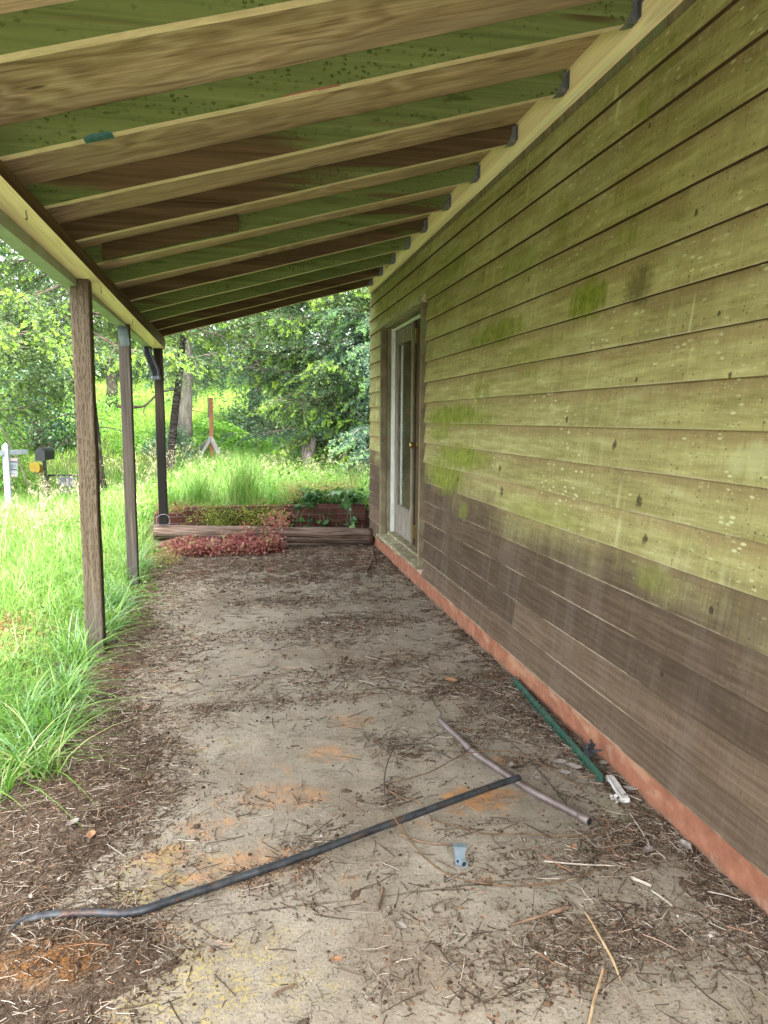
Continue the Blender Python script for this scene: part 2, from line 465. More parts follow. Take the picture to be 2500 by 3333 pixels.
def mk_post(name, c0, c1, c2, incised=False, char=0.0):
    s = Mat(name); o = s.obj(); x, y, z = s.xyz(o)
    grain = s.noise(o, (60, 60, 1.5), 5, .65, .9)
    fine = s.noise(o, (190, 190, 4), 3, .6)
    g = s.m('ADD', s.mul(grain, .7), s.mul(fine, .3))
    col = s.ramp(g, (.28, c0), (.5, c1), (.72, c2))
    col = s.mix(s.thr(s.m('ADD', z, s.mul(s.noise(o, (4, 4, 1.2), 3), .8)), .95, .45), col, s.hsv(col, .5, .6, .85))
    h = g
    if incised:
        xy = s.m('ADD', x, y)
        cb = s.node('CombineXYZ'); s.put(cb.inputs[0], s.mul(xy, 62.0)); s.put(cb.inputs[1], s.mul(z, 22.0))
        br = s.node('TexBrick', offset=.5, offset_frequency=2)
        cb2 = s.node('CombineXYZ'); s.put(cb2.inputs[0], s.mul(z, 20.0)); s.put(cb2.inputs[1], s.mul(xy, 60.0))
        s.put(br.inputs['Vector'], cb2.outputs[0]); s.put(br.inputs['Scale'], 1.0); s.put(br.inputs['Mortar Size'], .0)
        v = s.voro(cb2.outputs[0], 1.0, rnd=.75); vv = s.xyz(v['Position'])
        a = s.m('ABSOLUTE', s.m('SUBTRACT', s.mul(z, 20.0), vv[0])); b = s.m('ABSOLUTE', s.m('SUBTRACT', s.mul(xy, 60.0), vv[1]))
        cut = s.mul(s.thr(a, .36, .24), s.thr(b, .16, .06))
        col = s.mix(s.mul(cut, .6, s.thr(s.noise(o, (9, 9, 3), 3), .35, .5)), col, (.04, .024, .012))
        h = s.m('SUBTRACT', g, cut)
    kv = s.voro(o, (9, 9, 2.6)); kr = s.xyz(kv['Color'])
    kn = s.mul(s.thr(kv['Distance'], .22, .10), s.thr(kr[1], .6, .7))
    col = s.mix(s.mul(kn, .65), col, (.045, .028, .016))
    if char:
        n = s.noise(o, (14, 14, 1.2), 4, .6)
        col = s.mix(s.mul(s.thr(s.m('ADD', z, s.mul(n, .9)), 1.75, 1.15), char), col, (.009, .008, .007))
    return s.fin(col, .85, s.bump(h, .004, .8), spec=.15)

def mk_simple(name, c0, c1, sc=8.0, rough=.7, metal=0.0, bump=.002, spec=.3, det=4, coord='obj', extra=None):
    s = Mat(name); o = s.obj() if coord == 'obj' else s.pos()
    n = s.noise(o, sc, det, .6)
    col = s.ramp(n, (.32, c0), (.68, c1))
    if extra:
        c2, a, b, sc2 = extra
        col = s.mix(s.thr(s.noise(o, sc2, 4, .65, loc=(3, 7, 1)), a, b), col, c2)
    return s.fin(col, rough, s.bump(n, bump, .6) if bump else None, metal, spec)

def mk_concrete():
    s = Mat('stained_concrete'); p = s.pos(); x, y, z = s.xyz(p)
    n1 = s.noise(p, (2.2, 1.5, 1), 5, .6); n2 = s.noise(p, 14.0, 5, .65); n3 = s.noise(p, 90.0, 3, .6)
    g = s.m('ADD', s.m('ADD', s.mul(n1, .45), s.mul(n2, .35)), s.mul(n3, .25))
    col = s.ramp(g, (.34, (.110, .090, .062)), (.5, (.195, .166, .122)), (.68, (.290, .254, .194)))
    # damp brown stains, rust, pale scale and yellow lichen
    d = s.thr(s.noise(p, (1.6, 1.1, 1), 5, .65, .4, loc=(4, 1, 0)), .50, .68)
    col = s.mix(s.mul(d, .5), col, (.135, .095, .064))
    def blob(cx, cy, rx, ry, k=1.0):
        a = s.m('DIVIDE', s.m('SUBTRACT', x, cx), rx); b = s.m('DIVIDE', s.m('SUBTRACT', y, cy), ry)
        q = s.m('ADD', s.m('ADD', s.mul(a, a), s.mul(b, b)), s.mul(s.m('SUBTRACT', s.noise(p, 13.0, 6, .75), .5), 6.0))
        return s.mul(s.thr(q, 1.3, .2), k)
    ru = s.mul(s.thr(s.noise(p, (5, 4, 1), 5, .7, loc=(2, 9, 0)), .56, .70), s.thr(n2, .40, .62), s.thr(s.m('ABSOLUTE', s.m('SUBTRACT', x, .1)), .75, .3), .8)
    for b in ((.86, 2.46, .15, .10, 1.0), (.81, 2.53, .06, .05, 1.0), (.72, 2.0, .03, .03, .6), (1.05, 2.75, .08, .06, .5), (.12, 2.62, .2, .10, .6), (-.12, 2.45, .12, .08, .6), (.0, 2.2, .22, .10, .7), (.35, 2.95, .12, .1, .6), (-.25, 2.3, .1, .08, .6), (.5, 3.25, .1, .08, .5)):
        ru = s.m('MAXIMUM', ru, s.mul(blob(*b), s.thr(s.m('ADD', s.mul(n2, .6), s.mul(n3, .4)), .36, .58)))
    rc = s.ramp(n2, (.35, (.22, .085, .028)), (.65, (.36, .175, .06)))
    col = s.mix(s.mul(ru, .92), col, rc)
    ye = s.mul(s.thr(s.noise(p, (5, 5, 1), 5, .7, loc=(6, 3, 0)), .54, .68), s.thr(n3, .42, .62), s.thr(x, .25, -.15))
    ye = s.m('MAXIMUM', s.mul(ye, .6), s.mul(s.m('MAXIMUM', blob(-.10, 1.74, .28, .17, 1.0), blob(-.3, 2.2, .14, .20, .9)), s.thr(n3, .44, .60), s.thr(s.noise(p, (11, 11, 1), 4, .7, loc=(5, 5, 0)), .42, .56)))
    col = s.mix(s.mul(ye, .7), col, (.31, .24, .055))
    wh = s.mul(s.thr(n3, .60, .70), s.thr(s.noise(p, (3, 3, 1), 3, loc=(1, 6, 0)), .5, .65))
    col = s.mix(s.mul(wh, .45), col, (.40, .37, .32))
    gn = s.mul(s.thr(s.noise(p, (2.5, 2.5, 1), 4, loc=(8, 8, 0)), .58, .7), s.thr(x, .9, 1.3), .4)
    col = s.mix(gn, col, (.15, .16, .06))
    # exposed aggregate and pits
    v = s.voro(p, (170, 170, 1)); vr = s.xyz(v['Color'])
    ag = s.mul(s.thr(v['Distance'], .5, .25), s.thr(vr[0], .55, .8))
    col = s.mix(s.mul(ag, .45), col, s.ramp(vr[1], (.2, (.05, .036, .028)), (.8, (.36, .32, .26))))
    jy = s.m('ABSOLUTE', s.m('SUBTRACT', s.m('ADD', y, s.mul(s.m('SUBTRACT', n2, .5), .02)), 1.985))
    ck = s.mul(s.thr(jy, .007, .002), s.thr(n1, .35, .55), .55)
    cr = s.m('ABSOLUTE', s.m('SUBTRACT', s.noise(p, (.8, 1.3, 1), 6, .75, .6, loc=(3, 3, 0)), .5))
    ck = s.m('MAXIMUM', ck, s.mul(s.thr(cr, .004, .001), .4))
    col = s.mix(ck, col, (.06, .043, .032))
    h = s.m('ADD', s.m('ADD', s.mul(n2, .5), s.mul(n3, .5)), s.m('SUBTRACT', s.mul(ag, .5), ck))
    return s.fin(col, .92, s.bump(h, .006, .9), spec=.12)

def mk_soil():
    s = Mat('leaf_mould'); p = s.pos()
    n2 = s.noise(p, 22.0, 6, .7); n3 = s.noise(p, 120.0, 4, .7); n1 = s.noise(p, (2, 2, 1), 4, .6)
    col = s.ramp(s.m('ADD', s.mul(n2, .5), s.mul(n3, .5)), (.34, (.040, .026, .017)), (.5, (.100, .070, .048)), (.68, (.205, .158, .115)))
    col = s.mix(s.mul(s.thr(n1, .52, .7), .55), col, (.15, .065, .03))
    x, y, z = s.xyz(p)
    a = s.m('DIVIDE', s.m('SUBTRACT', x, -.5), .16); b = s.m('DIVIDE', s.m('SUBTRACT', y, 1.85), .11)
    q = s.m('ADD', s.m('ADD', s.mul(a, a), s.mul(b, b)), s.mul(s.m('SUBTRACT', n2, .5), 2.5))
    col = s.mix(s.mul(s.thr(q, 1.2, .2), .85), col, s.ramp(n3, (.35, (.11, .045, .014)), (.65, (.27, .13, .045))))
    return s.fin(col, .95, s.bump(s.m('ADD', n2, n3), .012, 1.0), spec=.1)

def mk_brick():
    s = Mat('old_brick'); p = s.obj(); x, y, z = s.xyz(p)
    cb = s.node('CombineXYZ'); s.put(cb.inputs[0], s.m('ADD', x, y)); s.put(cb.inputs[1], z)
    br = s.node('TexBrick', offset=.5)
    s.put(br.inputs['Vector'], cb.outputs[0]); s.put(br.inputs['Scale'], 1.0); s.put(br.inputs['Brick Width'], .215); s.put(br.inputs['Row Height'], .0735)
    s.put(br.inputs['Mortar Size'], .006); s.put(br.inputs['Mortar Smooth'], .3); s.put(br.inputs['Bias'], 0.0)
    s.put(br.inputs['Color1'], (.085, .034, .024)); s.put(br.inputs['Color2'], (.145, .074, .055)); s.put(br.inputs['Mortar'], (.15, .132, .112))
    n = s.noise(p, 30.0, 5, .65)
    col = s.mix(.6, br.outputs['Color'], s.ramp(n, (.3, (.05, .03, .025)), (.7, (.32, .19, .15))), 'OVERLAY')
    col = s.mix(s.mul(s.thr(s.noise(p, 5.0, 4), .5, .68), .6), col, (.06, .05, .03))
    h = s.m('SUBTRACT', s.mul(n, .3), s.mul(br.outputs['Fac'], .8))
    return s.fin(col, .9, s.bump(h, .006, .9), spec=.15)

def mk_foundation():
    s = Mat('red_painted_concrete'); p = s.pos(); x, y, z = s.xyz(p)
    n = s.noise(p, 11.0, 5, .65); n2 = s.noise(p, (1, 3, 9), 4, .6)
    col = s.ramp(n, (.32, (.165, .062, .034)), (.55, (.220, .090, .050)), (.72, (.275, .125, .075)))
    col = s.mix(s.mul(s.thr(n2, .52, .68), .55), col, (.34, .20, .115))
    col = s.mix(s.mul(s.thr(s.m('ADD', z, s.mul(s.m('SUBTRACT', n, .5), .06)), .125, .150), .6), col, (.42, .35, .28))
    col = s.mix(s.mul(s.thr(s.m('ADD', z, s.mul(s.m('SUBTRACT', n, .5), .08)), .035, .0), .75), col, (.11, .075, .05))
    v = s.thr(s.noise(p, 40.0, 4, .7), .60, .68)
    col = s.mix(s.mul(v, .6), col, (.09, .06, .045))
    pl = s.mul(s.thr(s.noise(p, 7.0, 6, .75, loc=(4, 4, 4)), .56, .64), .3)
    col = s.mix(pl, col, (.26, .21, .165))
    return s.fin(col, .85, s.bump(n, .006, .7), spec=.2)

def mk_bark(name, c0, c1, kind='furrow', lichen=0.0):
    s = Mat(name); o = s.obj(); x, y, z = s.xyz(o)
    if kind == 'cherry':
        n = s.noise(o, (5, 5, 26), 5, .7); h = s.thr(s.noise(o, (7, 7, 48), 3, .5), .58, .68)
        col = s.ramp(n, (.35, c0), (.65, c1)); col = s.mix(s.mul(h, .6), col, (.24, .21, .18))
    else:
        n = s.noise(o, (16, 16, 3.2), 6, .7, .7); h = n
        col = s.ramp(n, (.35, c0), (.65, c1))
    if lichen:
        col = s.mix(s.mul(s.thr(s.noise(o, 5.0, 4, .6), .5, .66), lichen), col, (.17, .175, .10))
    return s.fin(col, .9, s.bump(s.m('ADD', n, h), .03, 1.0), spec=.1)

LEAF_ALBEDO = .66      # brings the leaf colours above to measured foliage reflectance
def mk_leaf(name, stops, trans=.4, gloss=.06, sc=.8, amt=.45, rough=.5):
    """island-random hue with slow drifts through the crown"""
    s = Mat(name); r = s.isl(); n = s.noise(s.pos(), sc, 3, .6)
    f = s.m('ADD', s.mul(r, 1 - amt), s.mul(s.thr(n, .3, .7), amt))
    k = LEAF_ALBEDO
    col = s.ramp(f, *[(p_, tuple(c_ * k for c_ in cc)) for p_, cc in stops])
    return s.leaf(col, trans, gloss, rough)

M = {}
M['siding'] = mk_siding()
M['lumber'] = mk_lumber('algae_lumber')
M['lumber_pale'] = mk_lumber('pale_lumber', True)
M['lumber_y'] = mk_lumber('algae_lumber_long', False, 'Y')
M['lumber_pale_y'] = mk_lumber('pale_lumber_long', True, 'Y')
M['ply'] = mk_ply()
M['post_a'] = mk_post('treated_post', (.052, .038, .024), (.108, .083, .054), (.18, .146, .100), True)
M['post_b'] = mk_post('grey_post', (.026, .021, .016), (.064, .053, .041), (.130, .112, .090))
M['post_c'] = mk_post('charred_post', (.013, .010, .007), (.040, .029, .019), (.085, .064, .044), False, .92)
M['concrete'] = mk_concrete()
M['soil'] = mk_soil()
M['brick'] = mk_brick()
M['found'] = mk_foundation()
M['casing'] = mk_simple('casing_wood', (.10, .078, .045), (.24, .205, .125), (6, 6, 40), .85, extra=((.30, .31, .17), .5, .66, 14.0))
M['casing_dark'] = mk_simple('casing_dark', (.10, .078, .045), (.22, .18, .11), (6, 30, 6), .85, extra=((.13, .15, .075), .52, .66, 9.0))
M['cap'] = mk_simple('lichened_cap', (.20, .175, .09), (.44, .42, .26), 28.0, .9, extra=((.10, .085, .04), .58, .7, 12.0))
M['door'] = mk_simple('grey_door_wood', (.10, .085, .065), (.235, .205, .165), (8, 30, 5), .8)
M['door_dark'] = mk_simple('dark_door_wood', (.035, .02, .010), (.085, .05, .026), (8, 30, 5), .8)
M['alu'] = mk_simple('aluminium', (.62, .66, .62), (.78, .82, .78), 12.0, .45, .5)
M['steel'] = mk_simple('galvanised', (.10, .11, .12), (.22, .235, .245), 40.0, .5, .7)
M['zinc'] = mk_simple('zinc_plate', (.055, .078, .072), (.095, .125, .115), 16.0, .7, .1)
M['brass'] = mk_simple('brass', (.30, .22, .08), (.48, .37, .15), 20.0, .35, .9)
M['sagepaint'] = mk_simple('sage_paint', (.235, .29, .20), (.32, .38, .27), 7.0, .5, extra=((.16, .24, .10), .56, .7, 3.0))
M['roofing'] = mk_simple('roofing', (.06, .06, .055), (.12, .115, .10), 30.0, .9)
M['plaster'] = mk_simple('dark_sheathing', (.030, .025, .02), (.05, .043, .035), 3.0, .9)
M['interior'] = mk_simple('interior_floor', (.10, .075, .05), (.14, .11, .08), 3.0, .9)
def mk_log():
    s = Mat('split_log'); o = s.obj()
    g = s.noise(o, (26, 26, 1.6), 6, .7, 1.0); f = s.noise(o, (90, 90, 3), 4, .6)
    n = s.m('ADD', s.mul(g, .75), s.mul(f, .25))
    col = s.ramp(n, (.34, (.014, .009, .007)), (.44, (.070, .045, .032)), (.56, (.15, .108, .082)), (.70, (.30, .245, .20)))
    ck = s.thr(s.noise(o, (14, 14, .8), 5, .7, 1.5, loc=(2, 5, 1)), .60, .66)
    col = s.mix(s.mul(ck, .85), col, (.014, .010, .008))
    col = s.mix(s.mul(s.thr(s.noise(o, 3.0, 4), .5, .65), .4), col, (.12, .075, .05))
    return s.fin(col, .9, s.bump(s.m('SUBTRACT', n, ck), .015, 1.0), spec=.12)
M['log'] = mk_log()
M['bounce'] = mk_simple('pale_bounce', (.30, .28, .25), (.52, .49, .45), 30.0, .95, bump=.01, coord='pos')  # pale surface of the added light-bouncing slab
M['pipe_black'] = mk_simple('black_iron', (.022, .024, .027), (.075, .080, .085), 22.0, .5, .55, extra=((.10, .055, .035), .55, .66, 16.0))
M['pipe_brown'] = mk_simple('brown_pipe', (.085, .064, .056), (.17, .14, .13), 14.0, .45, .35, extra=((.13, .07, .045), .54, .68, 9.0))
M['rustwire'] = mk_simple('rusty_wire', (.075, .042, .022), (.19, .115, .06), 30.0, .8, .2)
M['darkwire'] = mk_simple('dark_wire', (.035, .03, .026), (.09, .075, .06), 30.0, .7, .3)
M['greenpaint'] = mk_simple('green_paint', (.014, .045, .030), (.032, .085, .056), 12.0, .55, extra=((.09, .07, .05), .60, .7, 14.0))
M['whitepaint'] = mk_simple('flaking_white', (.34, .33, .30), (.52, .51, .48), 25.0, .7, extra=((.16, .11, .075), .56, .64, 22.0))
M['blackplastic'] = mk_simple('black_plastic', (.018, .018, .02), (.035, .035, .04), 20.0, .45)
M['greyplastic'] = mk_simple('blue_grey_plastic', (.105, .140, .160), (.155, .195, .215), 18.0, .5, extra=((.17, .15, .12), .60, .7, 30.0))
M['teal_mark'] = mk_simple('teal_paint', (.025, .085, .085), (.05, .14, .135), 60.0, .7, bump=0)
M['red_mark'] = mk_simple('red_crayon', (.24, .08, .05), (.32, .13, .08), 90.0, .8, bump=0)
M['darkpipe'] = mk_simple('dark_corrugated', (.016, .017, .018), (.04, .043, .045), 25.0, .3, .2)
M['hole'] = mk_simple('hollow', (.01, .01, .01), (.02, .02, .018), 5.0, .9, bump=0)
M['white'] = mk_simple('white_vinyl', (.12, .14, .155), (.18, .20, .215), 5.0, .5)
M['yellow'] = mk_simple('yellow_plastic', (.20, .13, .008), (.27, .185, .012), 8.0, .5)
M['redmark'] = mk_simple('red_print', (.42, .14, .13), (.50, .2, .18), 8.0, .6, bump=0)
M['greysheet'] = mk_simple('grey_sheet', (.075, .085, .095), (.125, .135, .145), 6.0, .6)
M['orangewood'] = mk_simple('cedar_post', (.20, .085, .040), (.29, .14, .075), (25, 25, 2), .8)
M['greywood'] = mk_simple('silver_wood', (.12, .11, .10), (.24, .23, .215), (12, 12, 12), .85)
M['barkdark'] = mk_bark('dark_bark', (.016, .013, .011), (.075, .062, .05), lichen=.3)
M['barkcherry'] = mk_bark('cherry_bark', (.014, .012, .011), (.065, .055, .05), 'cherry')
M['barkgrey'] = mk_bark('grey_bark', (.075, .068, .058), (.21, .19, .165), lichen=.4)
M['stump'] = mk_bark('stump_wood', (.06, .05, .042), (.24, .21, .18), lichen=.2)
M['twig'] = mk_simple('twig_wood', (.05, .038, .028), (.15, .115, .085), (6, 6, 30), .9)
M['stick'] = mk_simple('pale_stick', (.20, .125, .062), (.42, .30, .175), 24.0, .85)
M['stickdark'] = mk_simple('dark_stick', (.07, .042, .026), (.20, .13, .08), 24.0, .85)
M['paleold'] = mk_simple('bleached_stick', (.21, .175, .13), (.40, .35, .275), 24.0, .85)
M['rebar'] = mk_simple('rust_iron', (.07, .035, .022), (.14, .07, .04), 30.0, .85, .2)
M['dryleaf'] = mk_simple('dry_leaf', (.11, .09, .072), (.30, .27, .235), 35.0, .85)
M['dryleafbrown'] = mk_simple('brown_leaf', (.16, .075, .035), (.33, .19, .10), 35.0, .85)

M['grass'] = mk_leaf('grass_blades', ((.0, (.06, .16, .03)), (.35, (.15, .35, .045)), (.65, (.25, .47, .060)), (.82, (.33, .50, .14)), (.92, (.46, .43, .18)), (1.0, (.52, .42, .24))), .42, .07, 2.2, .28, .45)
M['grass_blue'] = mk_leaf('bluish_grass', ((.0, (.07, .19, .05)), (.4, (.16, .36, .10)), (.75, (.27, .50, .17)), (.92, (.40, .58, .30)), (1.0, (.50, .46, .28))), .38, .12, 2.2, .25, .4)
M['meadow'] = mk_leaf('meadow_grass', ((.0, (.15, .32, .05)), (.4, (.28, .52, .07)), (.75, (.39, .60, .10)), (1.0, (.50, .60, .16))), .5, .03, .35, .5)
M['weed'] = mk_leaf('weed_leaves', ((.0, (.055, .15, .025)), (.45, (.15, .30, .045)), (.8, (.28, .42, .07)), (1.0, (.40, .46, .12))), .45, .06, .7, .4)
M['redherb'] = mk_leaf('red_herb', ((.0, (.22, .04, .045)), (.3, (.40, .10, .09)), (.55, (.54, .20, .17)), (.75, (.50, .28, .18)), (.88, (.40, .36, .12)), (1.0, (.22, .34, .08))), .45, .05, 4.5, .3)
M['orangeherb'] = mk_leaf('orange_herb', ((.0, (.36, .13, .07)), (.35, (.44, .25, .12)), (.65, (.40, .38, .13)), (1.0, (.24, .38, .08))), .45, .04, 2.0, .4)
M['creeper'] = mk_leaf('creeper_leaves', ((.0, (.10, .16, .025)), (.5, (.25, .31, .04)), (.85, (.42, .44, .06)), (1.0, (.42, .16, .10))), .42, .05, 3.0, .4)
M['bramble'] = mk_leaf('bramble_leaves', ((.0, (.035, .11, .03)), (.5, (.075, .20, .05)), (1.0, (.16, .32, .07))), .35, .12, 2.0, .3, .35)
M['lime'] = mk_leaf('lime_leaf', ((.0, (.28, .42, .04)), (1.0, (.42, .54, .07))), .45, .06)
M['needle'] = mk_leaf('spruce_needles', ((.0, (.036, .072, .028)), (.4, (.092, .160, .054)), (.75, (.165, .255, .082)), (1.0, (.27, .37, .125))), .25, .06, .55, .45)
M['newgrowth'] = mk_leaf('spruce_tips', ((.0, (.22, .42, .06)), (.5, (.38, .62, .08)), (1.0, (.55, .76, .11))), .42, .05, .5, .45)
M['needle_blue'] = mk_leaf('spruce_needles_cool', ((.0, (.03, .08, .05)), (.5, (.085, .17, .10)), (1.0, (.18, .29, .17))), .25, .07, .55, .45)
M['newgrowth_blue'] = mk_leaf('spruce_tips_cool', ((.0, (.18, .40, .14)), (.5, (.30, .54, .18)), (1.0, (.42, .66, .24))), .42, .05, .5, .45)
M['shrub'] = mk_leaf('shrub_leaves', ((.0, (.04, .11, .05)), (.5, (.10, .22, .10)), (1.0, (.22, .38, .20))), .4, .10, .6, .4)
M['farwood'] = mk_leaf('far_leaves', ((.0, (.035, .08, .035)), (.5, (.08, .17, .06)), (1.0, (.18, .32, .10))), .35, .05, .22, .55)
M['under'] = mk_leaf('undergrowth_leaves', ((.0, (.09, .26, .035)), (.5, (.22, .48, .06)), (1.0, (.38, .64, .11))), .42, .06, .8, .4)
M['seed'] = mk_leaf('grass_seed', ((.0, (.38, .34, .16)), (1.0, (.60, .55, .36))), .35, .05)
def mk_straw():
    s = Mat('straw'); r = s.isl()
    col = s.ramp(r, (.0, (.030, .020, .013)), (.4, (.075, .050, .033)), (.66, (.145, .105, .07)), (.84, (.25, .20, .145)), (.96, (.42, .37, .30)), (1.0, (.30, .13, .06)))
    return s.fin(col, .85, spec=.15)
M['straw'] = mk_straw()
def mk_crumb():
    s = Mat('crumbs'); r = s.isl()
    col = s.ramp(r, (.0, (.03, .019, .012)), (.5, (.085, .052, .033)), (.85, (.17, .10, .06)), (.975, (.22, .17, .13)), (1.0, (.42, .39, .35)))
    return s.fin(col, .95, spec=.1)
M['crumb'] = mk_crumb()
def mk_ground():
    s = Mat('lawn_ground'); p = s.pos()
    n = s.noise(p, 1.2, 5, .65); n2 = s.noise(p, 14.0, 5, .7)
    col = s.ramp(s.m('ADD', s.mul(n, .5), s.mul(n2, .5)), (.35, (.028, .03, .014)), (.55, (.06, .072, .025)), (.7, (.12, .135, .048)))
    return s.fin(col, .95, s.bump(n2, .05, .8), spec=.1)
M['ground'] = mk_ground()
def mk_glass():
    s = Mat('window_glass')
    t = s.node('BsdfTransparent'); s.put(t.inputs[0], (.86, .92, .88))
    g = s.node('BsdfGlossy'); s.put(g.inputs['Roughness'], .015); s.put(g.inputs[0], (.92, .97, .93))
    f = s.node('LayerWeight'); s.put(f.inputs[0], .5)
    fa = s.m('ADD', .05, s.mul(.95, s.m('POWER', f.outputs['Facing'], 3.6)))
    mx = s.node('MixShader'); s.put(mx.inputs[0], fa)
    s.nt.links.new(t.outputs[0], mx.inputs[1]); s.nt.links.new(g.outputs[0], mx.inputs[2]); s.nt.links.new(mx.outputs[0], s.out.inputs[0])
    return s.mat
M['glass'] = mk_glass()

# ================================================================== GROUND
def terr(x, y):
    x, y = np.asarray(x, float), np.asarray(y, float)
    z = -.05 - .22 * sstep(1, 4, -x) * sstep(4, 13, y) * (1 - sstep(16, 21, y))
    z = z + .34 * sstep(-1.7, -.6, x) * sstep(8.62, 9.3, y)
    z = z + .11 * np.clip(y - 15, 0, 60) * sstep(14, 19, y)
    z = z + .10 * (fbm(x * .35 + 40, y * .35 + 9, 3) - .5) * sstep(1.2, 3, np.hypot(x + .2, np.maximum(0, np.abs(y - 4) - 4)))
    return z

gx = np.unique(np.concatenate([np.linspace(-90, -8, 34), np.linspace(-8, 6, 113), np.linspace(6, 90, 34)]))
gy = np.unique(np.concatenate([np.linspace(-60, -2, 24), np.linspace(-2, 24, 150), np.linspace(24, 130, 60)]))
X, Y = np.meshgrid(gx, gy)
Z = terr(X, Y)
nx, ny = len(gx), len(gy)
idx = np.arange(nx * ny).reshape(ny, nx)
Q = np.stack([idx[:-1, :-1], idx[:-1, 1:], idx[1:, 1:], idx[1:, :-1]], -1).reshape(-1, 4)
tag(np_mesh('ground', np.stack([X, Y, Z], -1), Q, M['ground'], smooth=True), kind='structure')

# concrete patio slab
tag(MB().box(-.93, 1.449, -2.5, 8.46, -.14, 0).build('patio', M['concrete']), kind='structure')
tag(MB().box(-7, 7.0, -16, -2.51, -.14, -.004).build('bounce_slab', M['bounce']), kind='structure')  # unseen pale slab behind the camera, added to bounce sun under the roof

# boundary of bare concrete against leaf mould on the lawn side
BY = np.array([-3, 1.4, 1.65, 1.79, 1.91, 2.09, 2.26, 2.46, 2.69, 3.0, 3.41, 3.78, 4.55, 5.9, 7.0, 9.0])
BX = np.array([-.36, -.36, -.33, -.26, -.28, -.45, -.43, -.38, -.27, -.25, -.41, -.52, -.50, -.66, -.62, -.7])
def edge_x(y): return np.interp(y, BY, BX)

def soil_depth(x, y):
    n = fbm(x * 7 + 3, y * 7 + 8, 4); n2 = fbm(x * 2.2 + 30, y * 3.2 + 11, 4)
    e = edge_x(y) + .22 * (n - .5) + .16 * (n2 - .5)
    d = .024 * sstep(.0, .30, e - x) + .004 * sstep(-.06, .02, e - x) * n
    # drifts of rotted needles across the far end and along the wall
    far = sstep(5.2, 7.4, y)
    n3 = fbm(x * 19 + 5, y * 26 + 3, 4)
    d = np.maximum(d, .016 * sstep(.60, .80, n2 * .30 + n * .2 + n3 * .5 + .22 * far - .07 * sstep(4.4, 3.0, y)))
    wl = sstep(.34, .0, 1.46 - x) * sstep(1.2, 2.0, y)
    d = np.maximum(d, .010 * sstep(.58, .76, n2 * .25 + n * .3 + n3 * .4 + .17 * wl))
    d = np.maximum(d, .06 * np.exp(-(((x + .5) / .17) ** 2 + ((y - 1.84) / .12) ** 2)) * (.6 + .8 * n))
    return d
sx, sy = np.linspace(-1.5, 1.447, 270), np.concatenate([np.linspace(-2, 1.2, 40), np.linspace(1.22, 4.0, 300), np.linspace(4.02, 8.3, 190)])
X, Y = np.meshgrid(sx, sy)
D = soil_depth(X, Y)
rough = (fbm(X * 40, Y * 40, 3) - .5)
rough2 = fbm(X * 55 + 7, Y * 55 + 3, 2) - .5
Zs = np.where(D > .0008, D - .004 * sstep(.016, .004, D) + rough * .012 * sstep(.0, .01, D) + rough2 * .016 * sstep(.02, .004, D), -.004)
edge_lawn = sstep(-.93, -1.15, X)
Zs = Zs * (1 - edge_lawn) + (terr(X, Y) + .012 + rough * .01) * edge_lawn
idx = np.arange(X.size).reshape(X.shape)
Q = np.stack([idx[:-1, :-1], idx[:-1, 1:], idx[1:, 1:], idx[1:, :-1]], -1).reshape(-1, 4)
tag(np_mesh('soil', np.stack([X, Y, Zs], -1), Q, M['soil'], smooth=True), kind='structure')

